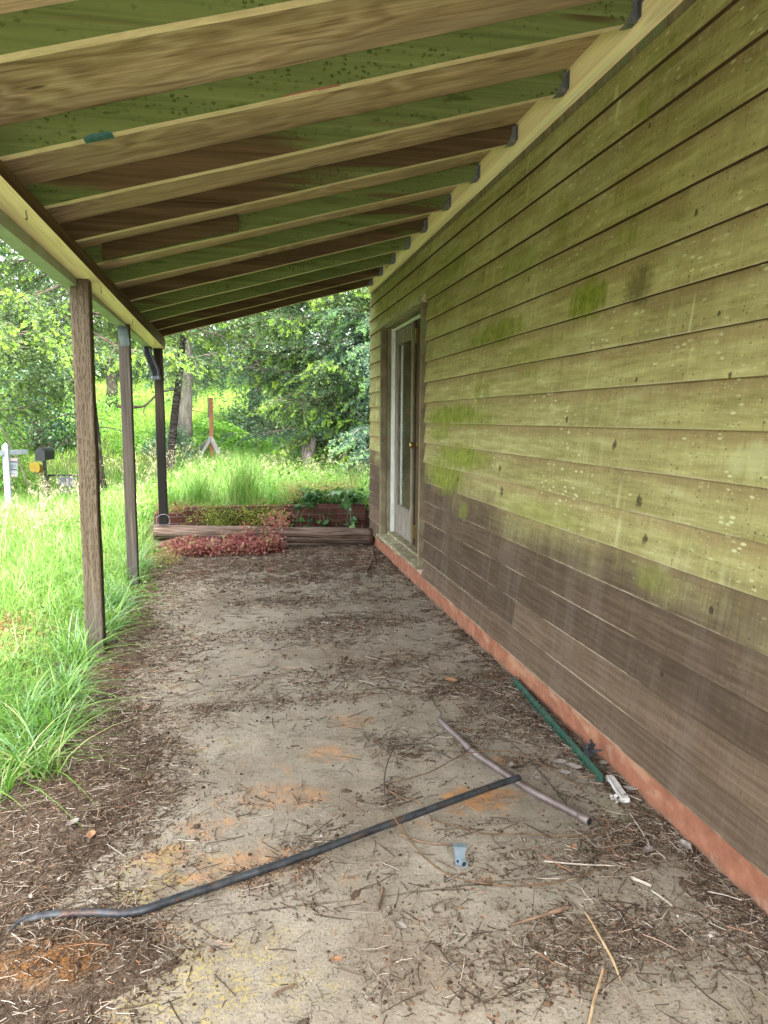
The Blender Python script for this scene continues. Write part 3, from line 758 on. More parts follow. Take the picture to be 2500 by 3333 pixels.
# ================================================================== HOUSE
house = thing('house', (1.6, 3, 0), 'weathered house wall of lapped brown boards greened with algae above a red foundation', 'house')
Y0, Y1 = -2.5, 8.15
DY0, DY1, DZ0, DZ1 = 5.675, 7.335, .215, 2.335      # door rough opening, outside of the casings
b = MB()
E0, Z0 = .1545, .135
joints = {1: [3.67], 3: [1.1, 6.9], 5: [4.74, .9], 6: [], 8: [1.2], 10: [2.5], 11: [4.36], 13: [4.28, .7], 14: [3.1, 4.7, 7.7], 15: [2.52], 16: [6.01, 3.1]}
rb = random.Random(5)
for k in range(17):
    zb = Z0 + E0 * k
    zt = min(zb + E0 + .022, 2.757)
    cuts = [Y0] + sorted(joints.get(k, [])) + [Y1]
    for a, c in zip(cuts[:-1], cuts[1:]):
        spans = [(a + .002, c - .002)]
        if zt > DZ0 + .02 and zb < DZ1 - .02:
            ns = []
            for (p, q) in spans:
                if p < DY0 and q > DY1: ns += [(p, DY0), (DY1, q)]
                elif q > DY0 and p < DY1:
                    if p < DY0: ns.append((p, DY0))
                    elif q > DY1: ns.append((DY1, q))
                else: ns.append((p, q))
            spans = ns
            if zb < DZ1 < zt: lintel = (max(a, DY0 - .001), min(c, DY1 + .001))
            else: lintel = None
        else: lintel = None
        if lintel and lintel[1] - lintel[0] > .05: spans = spans + [lintel]
        for (p, q) in spans:
            zb_k = zb
            if lintel and (p, q) == lintel: zb_k = DZ1 + .022
            n = max(1, int((q - p) / .28))
            vs, fs = [], []
            off = rb.uniform(-.0015, .0015)
            for i in range(n + 1):
                yy = p + (q - p) * i / n
                wv = .0028 * (float(fbm(yy * 1.7 + k * 7.7, k * 3.1, 2)) - .5) * 2
                xb = 1.4255 + off + wv * .6
                xt = 1.4475
                zz = zb_k + wv + (rb.uniform(-.0008, .0008))
                vs += [(xb, yy, zz), (xb + .010, yy, zz + .0005), (1.458, yy, zz + .001), (xt + .002, yy, zt), (xt, yy, zt)]
            vs = [(1.458, v[1], v[2]) if i % 5 == 2 else v for i, v in enumerate(vs)]
            for i in range(n):
                o = i * 5
                for j in range(5):
                    j2 = (j + 1) % 5
                    fs.append((o + j, o + 5 + j, o + 5 + j2, o + j2))
            fs.append((0, 1, 2, 3, 4)); fs.append(tuple(n * 5 + j for j in (4, 3, 2, 1, 0)))
            b.add(vs, fs)
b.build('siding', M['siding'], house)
# gable end round the far corner, lapped the same way
b = MB()
for k in range(17):
    zb = Z0 + E0 * k
    b.add([(1.44, 8.152, zb), (5.6, 8.152, zb), (5.6, 8.170, zb), (1.44, 8.170, zb), (1.44, 8.152, zb + .17), (5.6, 8.152, zb + .17), (5.6, 8.156, zb + .17), (1.44, 8.156, zb + .17)],
          [(0, 3, 2, 1), (4, 5, 6, 7), (2, 3, 7, 6), (0, 1, 5, 4), (1, 2, 6, 5), (3, 0, 4, 7)])
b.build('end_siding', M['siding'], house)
# wall body behind the boards, rooms inside
OY0, OY1, OZ0, OZ1 = 5.70, 7.31, .24, 2.31
b = MB()
b.box(1.459, 1.61, Y0, OY0, .0, 3.0).box(1.459, 1.61, OY1, 8.15, .0, 3.0).box(1.459, 1.61, OY0, OY1, OZ1, 3.0).box(1.459, 1.61, OY0, OY1, .0, OZ0 - .03)
b.box(1.61, 5.6, 8.0, 8.15, .0, 3.0).box(1.61, 5.6, Y0, Y0 + .15, 0, 3.0).box(5.45, 5.6, Y0 + .15, 8.0, 0, 3.0)
b.box(1.61, 5.45, Y0 + .15, 8.0, 2.7, 2.8)
b.build('wall', M['plaster'], house)
MB().box(1.61, 5.45, Y0 + .15, 8.0, .15, .2).build('room_floor', M['interior'], house)
MB().add([(1.38, Y0 - .3, 3.0), (5.9, Y0 - .3, 3.0), (5.9, 8.5, 3.0), (1.38, 8.5, 3.0), (3.6, Y0 - .3, 3.75), (3.6, 8.5, 3.75)],
         [(0, 1, 2, 3), (0, 3, 5, 4), (1, 4, 5, 2), (0, 4, 1), (3, 2, 5)]).build('roof', M['roofing'], house)
# foundation with a ragged painted face
n = 120
vs, fs = [], []
for i in range(n + 1):
    yy = Y0 + (8.12 - Y0) * i / n
    w_ = .0035 * (float(fbm(yy * 3, 2, 3)) - .5)
    vs += [(1.449 + w_, yy, -.2), (1.450 + w_, yy, .02), (1.452 + w_, yy, .143), (1.458, yy, .151), (1.60, yy, .152), (1.60, yy, -.2)]
for i in range(n):
    for j in range(5):
        fs.append((i * 6 + j, i * 6 + j + 1, i * 6 + 7 + j, i * 6 + 6 + j))
MB().add(vs, fs).build('foundation', M['found'], house)
MB().box(1.432, 1.4585, 5.64, 7.39, .150, .1985).build('sill_base', M['found'], house)
MB().box(1.436, 1.458, Y0, 8.149, 2.712, 2.7465).build('frieze_strip', M['casing_dark'], house)

# french door set back in its casing
fd = bpy.data.objects.new('french_door', None); COL.objects.link(fd); fd.parent = house; fd.location = Vector((1.5, 6.5, .2)) - house.location
b = MB()
MB().box(1.398, 1.459, 5.655, 5.700, .225, 2.290).build('side_casing', M['casing_dark'], fd, bevel=.003)
MB().box(1.398, 1.459, 7.312, 7.357, .225, 2.290).build('side_casing', M['casing_dark'], fd, bevel=.003)
b = MB()
b.add([(1.392, 5.645, 2.290), (1.462, 5.645, 2.290), (1.462, 5.645, 2.362), (1.398, 5.645, 2.345),
       (1.392, 7.367, 2.290), (1.462, 7.367, 2.290), (1.462, 7.367, 2.362), (1.398, 7.367, 2.345)],
      [(0, 1, 2, 3), (7, 6, 5, 4), (0, 4, 5, 1), (1, 5, 6, 2), (2, 6, 7, 3), (3, 7, 4, 0)])
b.build('head_casing', M['cap'], fd, bevel=.003)
b = MB()
b.box(1.462, 1.60, 5.700, 5.716, .24, 2.292).box(1.462, 1.60, 7.296, 7.3115, .24, 2.292).box(1.463, 1.60, 5.716, 7.296, 2.276, 2.291)
b.build('jamb', M['casing_dark'], fd)
b = MB()
b.box(1.500, 1.535, 7.262, 7.2955, .262, 2.2755).box(1.515, 1.535, 5.7165, 5.74, .262, 2.2755).box(1.515, 1.535, 5.74, 7.272, 2.250, 2.2755)
b.build('weather_strip', M['alu'], fd)
b = MB()   # sill and threshold boards
b.add([(1.372, 5.66, .198), (1.372, 7.40, .198), (1.62, 7.40, .198), (1.62, 5.66, .198), (1.372, 5.66, .226), (1.372, 7.40, .226), (1.62, 7.40, .250), (1.62, 5.66, .250)],
      [(0, 1, 2, 3), (7, 6, 5, 4), (0, 4, 5, 1), (1, 5, 6, 2), (2, 6, 7, 3), (3, 7, 4, 0)])
b.build('sill', M['casing'], fd, bevel=.005)
MB().box(1.468, 1.60, 5.7165, 7.2955, .2365, .262).build('threshold', M['casing'], fd, bevel=.004)
def leaf(name, y0, y1, z0, z1, mat, x0=1.536, th=.04, shards=False):
    rt = bpy.data.objects.new(name, None); COL.objects.link(rt); rt.parent = fd
    rt.location = Vector((x0, y0, z0)) - Vector((1.5, 6.5, .2))
    st, tr, br_ = .105, .12, .27
    b = MB()
    x1 = x0 + th
    b.box(x0, x1, y0, y0 + st, z0, z1).box(x0, x1, y1 - st, y1, z0, z1)
    b.box(x0 + .001, x1 - .001, y0 + st, y1 - st, z1 - tr, z1 - .0005).box(x0 + .001, x1 - .001, y0 + st, y1 - st, z0 + .0005, z0 + br_)
    b.build('stile_and_rail', mat, rt, bevel=.003)
    gy0, gy1, gz0, gz1 = y0 + st, y1 - st, z0 + br_, z1 - tr
    b = MB()
    for (p, q, r_, s_) in ((gy0 + .0005, gy0 + .016, gz0 + .0005, gz1 - .0005), (gy1 - .016, gy1 - .0005, gz0 + .0005, gz1 - .0005), (gy0 + .016, gy1 - .016, gz0 + .0005, gz0 + .016), (gy0 + .016, gy1 - .016, gz1 - .016, gz1 - .0005)):
        b.box(x0 + .006, x1 - .006, p, q, r_, s_)
    b.build('glazing_bead', mat, rt)
    if not shards:
        MB().box(x0 + .018, x0 + .022, gy0 + .008, gy1 - .008, gz0 + .008, gz1 - .008).build('glass_pane', M['glass'], rt)
    else:      # only jagged slivers are left along the edge
        rr = random.Random(3); b = MB(); z = gz0 + .01
        while z < gz1 - .05:
            h = rr.uniform(.05, .16); wd = rr.uniform(.01, .05)
            b.add([(x0 + .018, gy0 + .012, z), (x0 + .018, gy0 + .012, z + h), (x0 + .018, gy0 + .014 + wd, z + h * rr.uniform(.2, .8)),
                   (x0 + .022, gy0 + .012, z), (x0 + .022, gy0 + .012, z + h), (x0 + .022, gy0 + .014 + wd, z + h * .5)], [(0, 1, 2), (5, 4, 3), (0, 2, 5, 3), (2, 1, 4, 5), (1, 0, 3, 4)])
            z += h
        b.build('broken_pane', M['glass'], rt)
    return rt
l1 = leaf('door_leaf', 6.47, 7.268, .266, 2.246, M['door'])
b = MB().box(1.519, 1.5355, 6.43, 6.478, .268, 2.244); b.build('astragal', M['casing_dark'], l1)
l2 = leaf('door_leaf', 5.745, 6.43, .266, 2.246, M['door_dark'], x0=1.548, shards=True)
b = MB()
yk, zk = 6.375, 1.17
b.tube([(1.548, yk, zk), (1.541, yk, zk)], [.027, .025], 16)
b.tube([(1.541, yk, zk), (1.520, yk, zk), (1.512, yk, zk), (1.494, yk, zk), (1.482, yk, zk), (1.478, yk, zk)], [.009, .010, .022, .028, .023, .008], 16)
b.build('door_knob', M['brass'], l2, smooth=True)
MB().box(1.526, 1.5475, 6.385, 6.405, .33, .45).build('slide_bolt', M['brass'], l2)
MB().box(1.526, 1.5475, 6.385, 6.405, 2.06, 2.18).build('slide_bolt', M['brass'], l2)

# ================================================================== PORCH ROOF
SL = .267
def zr(x): return 2.222 + SL * (x + .735)
porch = thing('porch_roof', (.3, 3.5, 2.1), 'open lean-to porch roof of mossy rafters under old plywood, fixed to the house wall', 'porch roof')
b = MB()
TH = .0935
yy = -.73
for k in range(10):
    y1 = min(yy + 1.215, 8.22)
    if y1 - yy < .05: break
    x0, x1 = -.955, 1.409
    za, zb_ = zr(x0) + TH, zr(x1) + TH
    b.add([(x0, yy, za), (x1, yy, zb_), (x1, y1 - .003, zb_), (x0, y1 - .003, za), (x0, yy, za + .013), (x1, yy, zb_ + .013), (x1, y1 - .003, zb_ + .013), (x0, y1 - .003, za + .013)],
          [(0, 3, 2, 1), (4, 5, 6, 7), (0, 1, 5, 4), (1, 2, 6, 5), (2, 3, 7, 6), (3, 0, 4, 7)])
    yy = y1
b.build('roof_deck', M['ply'], porch)
x0, x1 = -.975, 1.47
b = MB().add([(x0, -.76, zr(x0) + TH + .015), (x1, -.76, zr(x1) + TH + .015), (x1, 8.24, zr(x1) + TH + .015), (x0, 8.24, zr(x0) + TH + .015),
              (x0, -.76, zr(x0) + TH + .03), (x1, -.76, zr(x1) + TH + .03), (x1, 8.24, zr(x1) + TH + .03), (x0, 8.24, zr(x0) + TH + .03)],
             [(0, 3, 2, 1), (4, 5, 6, 7), (0, 1, 5, 4), (1, 2, 6, 5), (2, 3, 7, 6), (3, 0, 4, 7)])
b.build('roofing', M['roofing'], porch)
# ledger on the wall
o = MB().box(1.409, 1.4575, -.73, 8.148, 2.748, 2.889).build('ledger', M['lumber_pale_y'], porch, bevel=.003)
o.color = (1.0, .80, .3, 1)
# beam on the posts
def zbm(y): return 2.125 - .012 * (y - 6.4)
b = MB()
ys = np.linspace(-.73, 8.185, 15)
vs, fs, ms = [], [], []
for yv in ys:
    wv = .004 * (float(fbm(yv * .7, 4, 2)) - .5)
    vs += [(-.852, yv, zbm(yv)), (-.737 + wv, yv, zbm(yv)), (-.737 + wv, yv, 2.2205), (-.852, yv, 2.2205)]
for i in range(len(ys) - 1):
    for j in range(4):
        j2 = (j + 1) % 4
        fs.append((i * 4 + j, i * 4 + j2, i * 4 + 4 + j2, i * 4 + 4 + j)); ms.append(1 if j == 0 else 0)
b.add(vs, fs); b.m = ms
b.add([vs[0], vs[1], vs[2], vs[3]], [(0, 3, 2, 1)], 0).add(vs[-4:], [(0, 1, 2, 3)], 0)
beam = b.build('beam', [M['lumber_y'], M['lumber_pale_y']], porch)
beam.color = (.30, .85, .62, 1)
for yv in (3.08, 4.62, 5.92, 7.45):
    b = MB()
    pts = [(0, 0, .01), (0, 0, -.012)] + [(.0, .011 * math.sin(a) , -.024 - .011 * math.cos(a) + .0) for a in np.linspace(math.pi, -.9, 9)]
    pts = [(-.765 + p[0], yv + p[1], zbm(yv) + p[2]) for p in pts]
    b.tube(pts, .0022, 6)
    b.build('screw_hook', M['steel'], beam, smooth=True)

# rafters: near face at y (wall end, beam end), algae, brightness, seed
RAF = [(-.4, -.35, .6, .45, .1), (.2, .25, .7, .45, .2), (.82, .85, .7, .45, .33), (1.42, 1.46, .6, .45, .44),
       (2.0, 2.07, .80, .50, .55), (2.572, 2.672, .92, .47, .16), (3.15, 3.235, .58, .45, .74), (3.745, 3.81, .32, .40, .37), (4.345, 4.345, .78, .44, .68),
       (4.945, 4.945, .66, .42, .21), (5.56, 5.62, .22, .38, .87), (6.12, 6.20, .72, .55, .05), (6.71, 6.80, .72, .50, .47), (7.29, 7.41, .30, .42, .59), (7.85, 7.99, .26, .42, .12)]
xa, xb = -.853, 1.406
RO = Vector((-.735, 0, 2.222))
b = MB()
vs, fs, ms = [], [], []
NX = 9
rr = random.Random(2)
for i in range(NX):
    xv = xa + (xb - xa) * i / (NX - 1)
    d = rr.uniform(-.0015, .0015) if 0 < i < NX - 1 else 0
    vs += [(xv, 0, zr(xv) + d), (xv, .038, zr(xv) + d), (xv, .038, zr(xv) + .092), (xv, 0, zr(xv) + .092)]
for i in range(NX - 1):
    for j in range(4):
        j2 = (j + 1) % 4
        fs.append((i * 4 + j, i * 4 + 4 + j, i * 4 + 4 + j2, i * 4 + j2)); ms.append(1 if j == 0 else 0)
b.add(vs, fs); b.m = ms
b.add(vs[:4], [(0, 1, 2, 3)], 0).add(vs[-4:], [(0, 3, 2, 1)], 0)
raf = b.build('rafter', [M['lumber'], M['lumber_pale']], porch, origin=RO)
b = MB()      # joist hanger: two ears, two straps, a seat
for yv, ye in ((-.0025, -.022), (.0385, .042)):
    b.add([(1.362, yv, zr(1.362) - .001), (1.4075, yv, zr(1.4075) - .001), (1.4075, yv, zr(1.4) + .082), (1.388, yv, zr(1.388) + .080), (1.384, yv, zr(1.384) + .04),
           (1.362, yv + .0016, zr(1.362) - .001), (1.4075, yv + .0016, zr(1.4075) - .001), (1.4075, yv + .0016, zr(1.4) + .082), (1.388, yv + .0016, zr(1.388) + .080), (1.384, yv + .0016, zr(1.384) + .04)],
          [(4, 3, 2, 1, 0), (5, 6, 7, 8, 9), (0, 1, 6, 5), (1, 2, 7, 6), (2, 3, 8, 7), (3, 4, 9, 8), (4, 0, 5, 9)])
b.add([(1.36, -.0025, zr(1.36) - .003), (1.407, -.0025, zr(1.407) - .003), (1.407, .0405, zr(1.407) - .003), (1.36, .0405, zr(1.36) - .003),
       (1.36, -.0025, zr(1.36) - .0008), (1.407, -.0025, zr(1.407) - .0008), (1.407, .0405, zr(1.407) - .0008), (1.36, .0405, zr(1.36) - .0008)],
      [(0, 3, 2, 1), (4, 5, 6, 7), (0, 1, 5, 4), (1, 2, 6, 5), (2, 3, 7, 6), (3, 0, 4, 7)])
for zo in (.018, .045, .07):
    b.tube([(1.398, -.0025, zr(1.4) + zo), (1.398, -.0055, zr(1.4) + zo)], .004, 6)
b.box(1.4055, 1.4085, -.026, -.0025, zr(1.4) + .005, zr(1.4) + .080)
# authored at y = 0, carried by the rafter
hg = b.build('joist_hanger', M['steel'], None, origin=RO)
hg.parent = raf; hg.location = (0, 0, 0)
def set_rafter(o, yw, yb, al, br, sd):
    o.location = Vector((-.735, yb, 2.222)) - porch.location
    o.rotation_euler = (0, 0, math.atan2(yw - yb, 2.14))
    o.color = (al, br, sd, 1)
for i, a in enumerate(RAF):
    o = raf if i == 0 else copy_tree(raf, porch)
    set_rafter(o, *a)
# old paint marks on the lower edge of one rafter
r1_ = [o for o in porch.children if o.name.startswith('rafter')][[i for i, a in enumerate(RAF) if a[1] == 2.672][0]]
for xs0, xs1, hh_, mt in ((-.475, -.385, .010, 'teal_mark'), (.16, .36, .0035, 'red_mark')):
    b = MB(); q = []
    for i in range(7):
        xv = xs0 + (xs1 - xs0) * i / 6; e = hh_ * (.75 + .5 * ((i * 37) % 5) / 5) * (.35 if i in (0, 6) else 1)
        q.append(((xv + .735, -.0012, zr(xv) - 2.222 - .0012), (xv + .735, -.0012, zr(xv) - 2.222 + e), (xv + .735, .036 if mt[0] == 't' else .006, zr(xv) - 2.222 - .0012)))
    vs, fs = [p for t in q for p in t], []
    for i in range(6):
        a = i * 3; fs += [(a, a + 3, a + 4, a + 1), (a + 2, a + 5, a + 3, a)]
    o = b.add(vs, fs).build('paint_mark', M[mt], None, origin=(0, 0, 0)); o.parent = r1_; o.location = (0, 0, 0)
# short board sistered on one rafter near the beam
b = MB()
xs0, xs1 = -.70, .02
b.add([(xs0, 4.306, zr(xs0) + .006), (xs1, 4.306, zr(xs1) + .006), (xs1, 4.3435, zr(xs1) + .006), (xs0, 4.3435, zr(xs0) + .006),
       (xs0, 4.306, zr(xs0) + .088), (xs1, 4.306, zr(xs1) + .088), (xs1, 4.3435, zr(xs1) + .088), (xs0, 4.3435, zr(xs0) + .088)],
      [(0, 3, 2, 1), (4, 5, 6, 7), (0, 1, 5, 4), (1, 2, 6, 5), (2, 3, 7, 6), (3, 0, 4, 7)])
o = b.build('sister_board', M['lumber'], porch, bevel=.002); o.color = (.12, .40, .31, 1)

# gutter on the outer face of the beam, with an elbow at the last post
gut = thing('rain_gutter', (-.9, 3.5, 2.1), 'pale sage green rain gutter along the outer edge of the porch beam', 'gutter')
b = MB()
for (xa_, xb2, za, zb_) in ((-.856, -.853, 2.108, 2.215), (-.925, -.856, 2.108, 2.111), (-.928, -.925, 2.108, 2.20), (-.945, -.928, 2.194, 2.20)):
    b.box(xa_, xb2, -.75, 8.2, za, zb_)
b.box(-.925, -.856, 8.195, 8.2, 2.111, 2.19)
b.build('trough', M['sagepaint'], gut)
def corrugated(path, half, seg=32):
    vs, fs = [], []
    pts = [Vector(p) for p in path]
    for i, p in enumerate(pts):
        d = (pts[min(i + 1, len(pts) - 1)] - pts[max(i - 1, 0)]).normalized()
        v = Vector((0, 1, 0)); u = v.cross(d).normalized()
        for k in range(seg):
            a = 2 * math.pi * k / seg
            c, s_ = math.cos(a), math.sin(a)
            q = max(abs(c), abs(s_))
            rr_ = half / q * (1 + (.10 if k % 2 else -.12))
            vs.append(p + (u * c + v * s_) * rr_)
    for i in range(len(pts) - 1):
        for k in range(seg):
            k2 = (k + 1) % seg
            fs.append((i * seg + k, i * seg + k2, (i + 1) * seg + k2, (i + 1) * seg + k))
    return vs, fs
b = MB(); b.add(*corrugated([(-.892, 7.93, 2.112), (-.890, 7.93, 2.055), (-.882, 7.93, 2.025), (-.845, 7.93, 1.93), (-.826, 7.93, 1.875), (-.820, 7.93, 1.85), (-.818, 7.93, 1.815)], .036))
el = b.build('downspout_elbow', M['darkpipe'], gut)
b = MB(); b.add(*corrugated([(-.818, 7.93, 1.816), (-.8175, 7.93, 1.782)], .0385)); b.build('pipe_end', M['white'], el)

# ================================================================== POSTS
def post(name, x0, x1, y0, y1, z0, z1, mat, label, top=(0, 0), seed=1, split=0.0):
    r = random.Random(seed); n = 14
    vs, fs = [], []
    for i in range(n + 1):
        t = i / n
        j = lambda: r.uniform(-.0016, .0016)
        ch = .006
        ox, oy = top[0] * t, top[1] * t
        a, bb, c, d = x0 + ox + j(), x1 + ox + j(), y0 + oy + j(), y1 + oy + j()
        zz = z0 + (z1 - z0) * t
        vs += [(a + ch, c, zz), (bb - ch, c, zz), (bb, c + ch, zz), (bb, d - ch, zz), (bb - ch, d, zz), (a + ch, d, zz), (a, d - ch, zz), (a, c + ch, zz)]
    for i in range(n):
        for k in range(8):
            k2 = (k + 1) % 8
            fs.append((i * 8 + k, i * 8 + k2, i * 8 + 8 + k2, i * 8 + 8 + k))
    fs += [tuple(range(7, -1, -1)), tuple(n * 8 + k for k in range(8))]
    o = MB().add(vs, fs).build(name, mat, None, origin=((x0 + x1) / 2, (y0 + y1) / 2, z0))
    return tag(o, label, 'post', 'posts holding up the porch beam')
post('porch_post', -.891, -.793, 4.392, 4.490, -.06, zbm(4.44) - .0005, M['post_a'], 'tan pressure-treated square porch post with rows of incised dashes, nearest of the posts', seed=3)
p2 = post('porch_post', -.916, -.832, 6.213, 6.30, -.06, zbm(6.26) - .0005, M['post_b'], 'grey weathered porch post with a metal plate nailed at its top', seed=8)
b = MB().obox((-.872, 6.2105, 2.035), (.072, .003, .155), (0, R(-7), 0))
for (dx, dz) in ((-.02, .05), (.02, .05), (-.025, -.05), (.018, -.04), (0, 0)):
    b.tube([(-.872 + dx, 6.209, 2.035 + dz), (-.872 + dx, 6.2065, 2.035 + dz)], .004, 6)
b.build('metal_plate', M['zinc'], None, origin=(-.872, 6.2105, 2.035))
mp = bpy.data.objects['metal_plate']; mp.parent = p2; mp.location = mp.location - p2.location
p3 = post('porch_post', -.845, -.757, 8.03, 8.118, .268, zbm(8.07) - .0005, M['post_c'], 'dark scorched porch post standing on the end of the fallen log', seed=5)
b = MB()
pts = [(-.862, 8.02, .36), (-.866, 8.015, .285), (-.80, 8.012, .272), (-.738, 8.015, .285), (-.742, 8.02, .36), (-.80, 8.022, .385), (-.862, 8.02, .36)]
b.tube(spline(pts, 5), .0035, 6)
st = b.build('metal_strap', M['steel'], None, smooth=True, origin=(-.8, 8.02, .3)); st.parent = p3; st.location = st.location - p3.location

# ================================================================== LOG, BRICK EDGE, PLANTER
b = MB()
a0, a1 = Vector((-.90, 8.066, .190)), Vector((1.425, 7.955, .106))
n = 40; rr = random.Random(4); vs, fs = [], []; SEG = 18
for i in range(n + 1):
    t = i / n; c = a0.lerp(a1, t)
    rad = .076 + .010 * t + .004 * (float(fbm(t * 9, 1, 3)) - .5)
    for k in range(SEG):
        a = 2 * math.pi * k / SEG
        q = 1 + .13 * (float(fbm(k * .9, t * 5 + 3, 3)) - .5) + .05 * abs(math.cos(2 * a))
        vs.append((c.x, c.y + math.cos(a) * rad * q, c.z + math.sin(a) * rad * q))
for i in range(n):
    for k in range(SEG):
        k2 = (k + 1) % SEG
        fs.append((i * SEG + k, i * SEG + k2, (i + 1) * SEG + k2, (i + 1) * SEG + k))
fs += [tuple(range(SEG - 1, -1, -1)), tuple(n * SEG + k for k in range(SEG))]
# grain of the post material runs along local Z, so build the log upright and lay it down
L0 = (a1 - a0); rotm = L0.to_track_quat('Z', 'Y').to_matrix()
inv = rotm.transposed()
lv = [inv @ (Vector(p) - a0) for p in vs]
log = MB().add(lv, fs).build('log', M['log'], smooth=True)
log.location = a0; log.rotation_euler = rotm.to_euler()
tag(log, 'long split weathered log lying across the far end of the patio before the brick edging', 'log')
for (xv, yv, zt) in ((.641, 8.0, .262), (1.035, 7.985, .255), (1.318, 7.975, .252)):
    t = (xv - a0.x) / (a1.x - a0.x); c = a0.lerp(a1, t)
    q = [inv @ (Vector((xv + dx, c.y - .01, z)) - a0) for z, dx in ((c.z, 0), (c.z + .09, .001), (zt - .006, .002), (zt, .002))]
    b = MB().tube(q, [.0055, .0055, .0055, .004], 7)
    o = b.build('iron_pin', M['rebar'], log, origin=tuple(0 for _ in range(3))); o.location = (0, 0, 0)
st = MB()
st.obox((-.82, 8.08, .045), (.16, .13, .11), (.1, .06, .2)); tag(st.build('stone_block', M['stump'], None, bevel=.015, origin=(-.82, 8.08, .0)), 'small dark stone wedged under the left end of the log', 'stone')
bw = thing('brick_edging', (0, 8.55, 0), 'low weathered red brick edging wall behind the log, stepped down at its left end', 'brick wall')
b = MB()
b.box(-.945, -.62, 8.50, 8.60, -.1, .330).box(-.62, 1.448, 8.50, 8.60, -.1, .403)
b.box(-.945, -.845, 8.60, 9.6, -.1, .330)
b.build('brickwork', M['brick'], bw, bevel=.006)
tag(MB().add([(-.845, 8.6, .30), (3.5, 8.6, .33), (3.5, 9.7, .30), (-.845, 9.7, .26), (-.845, 8.6, -.1), (3.5, 8.6, -.1), (3.5, 9.7, -.1), (-.845, 9.7, -.1)],
             [(0, 1, 2, 3), (4, 7, 6, 5), (0, 4, 5, 1), (1, 5, 6, 2), (2, 6, 7, 3), (3, 7, 4, 0)]).build('planter_soil', M['soil']), kind='structure')

# ================================================================== VEGETATION BUILDERS
def unit(v): return v / np.maximum(1e-9, np.linalg.norm(v, axis=-1, keepdims=True))

def blades(px, py, pz, h, wd, lean, az, seg=4, rng=RNG):
    """curved tapering grass blades -> verts, quads"""
    n = len(px)
    t = np.linspace(0, 1, seg + 1)[None, :]
    dx, dy = np.cos(az)[:, None], np.sin(az)[:, None]
    h, wd, lean = h[:, None], wd[:, None], lean[:, None]
    r = h * lean * t ** 2.0
    z = h * (t - .42 * np.minimum(lean, 1.6) * t ** 2.4)
    cx, cy, cz = px[:, None] + dx * r, py[:, None] + dy * r, pz[:, None] + z
    tw = (az + np.pi / 2 + rng.normal(0, .7, n))[:, None]
    w_ = wd * .5 * (1 - t ** 1.7 * .93)
    ox, oy = np.cos(tw) * w_, np.sin(tw) * w_
    L = np.stack([cx - ox, cy - oy, cz], -1); Rr = np.stack([cx + ox, cy + oy, cz], -1)
    V = np.stack([L, Rr], 2).reshape(n, -1, 3)
    k = np.arange(seg) * 2
    q = np.stack([k, k + 1, k + 3, k + 2], -1)[None] + (np.arange(n) * (seg + 1) * 2)[:, None, None]
    return V.reshape(-1, 3), q.reshape(-1, 4)

def leaf_quads(P, size, up=.5, asp=.55, rng=RNG, dirs=None):
    n = len(P)
    nr = unit(rng.normal(0, 1, (n, 3)) + np.array([0, 0, up * 2.2]))
    d = rng.normal(0, 1, (n, 3)) if dirs is None else dirs + rng.normal(0, .3, (n, 3))
    d = unit(d - nr * (d * nr).sum(1, keepdims=True))
    s = np.cross(nr, d)
    size = np.broadcast_to(np.asarray(size, float), (n,))[:, None]
    b = P - d * size * .5; tip = P + d * size * .5 - nr * size * .12
    m = P - d * size * .05 + nr * size * .06
    V = np.stack([b, m + s * size * asp * .5, tip, m - s * size * asp * .5], 1).reshape(-1, 3)
    return V, np.arange(n * 4).reshape(n, 4)

def merge(parts):
    V, Qd, o = [], [], 0
    for v, q in parts:
        V.append(v); Qd.append(q + o); o += len(v)
    return np.concatenate(V), np.concatenate(Qd)

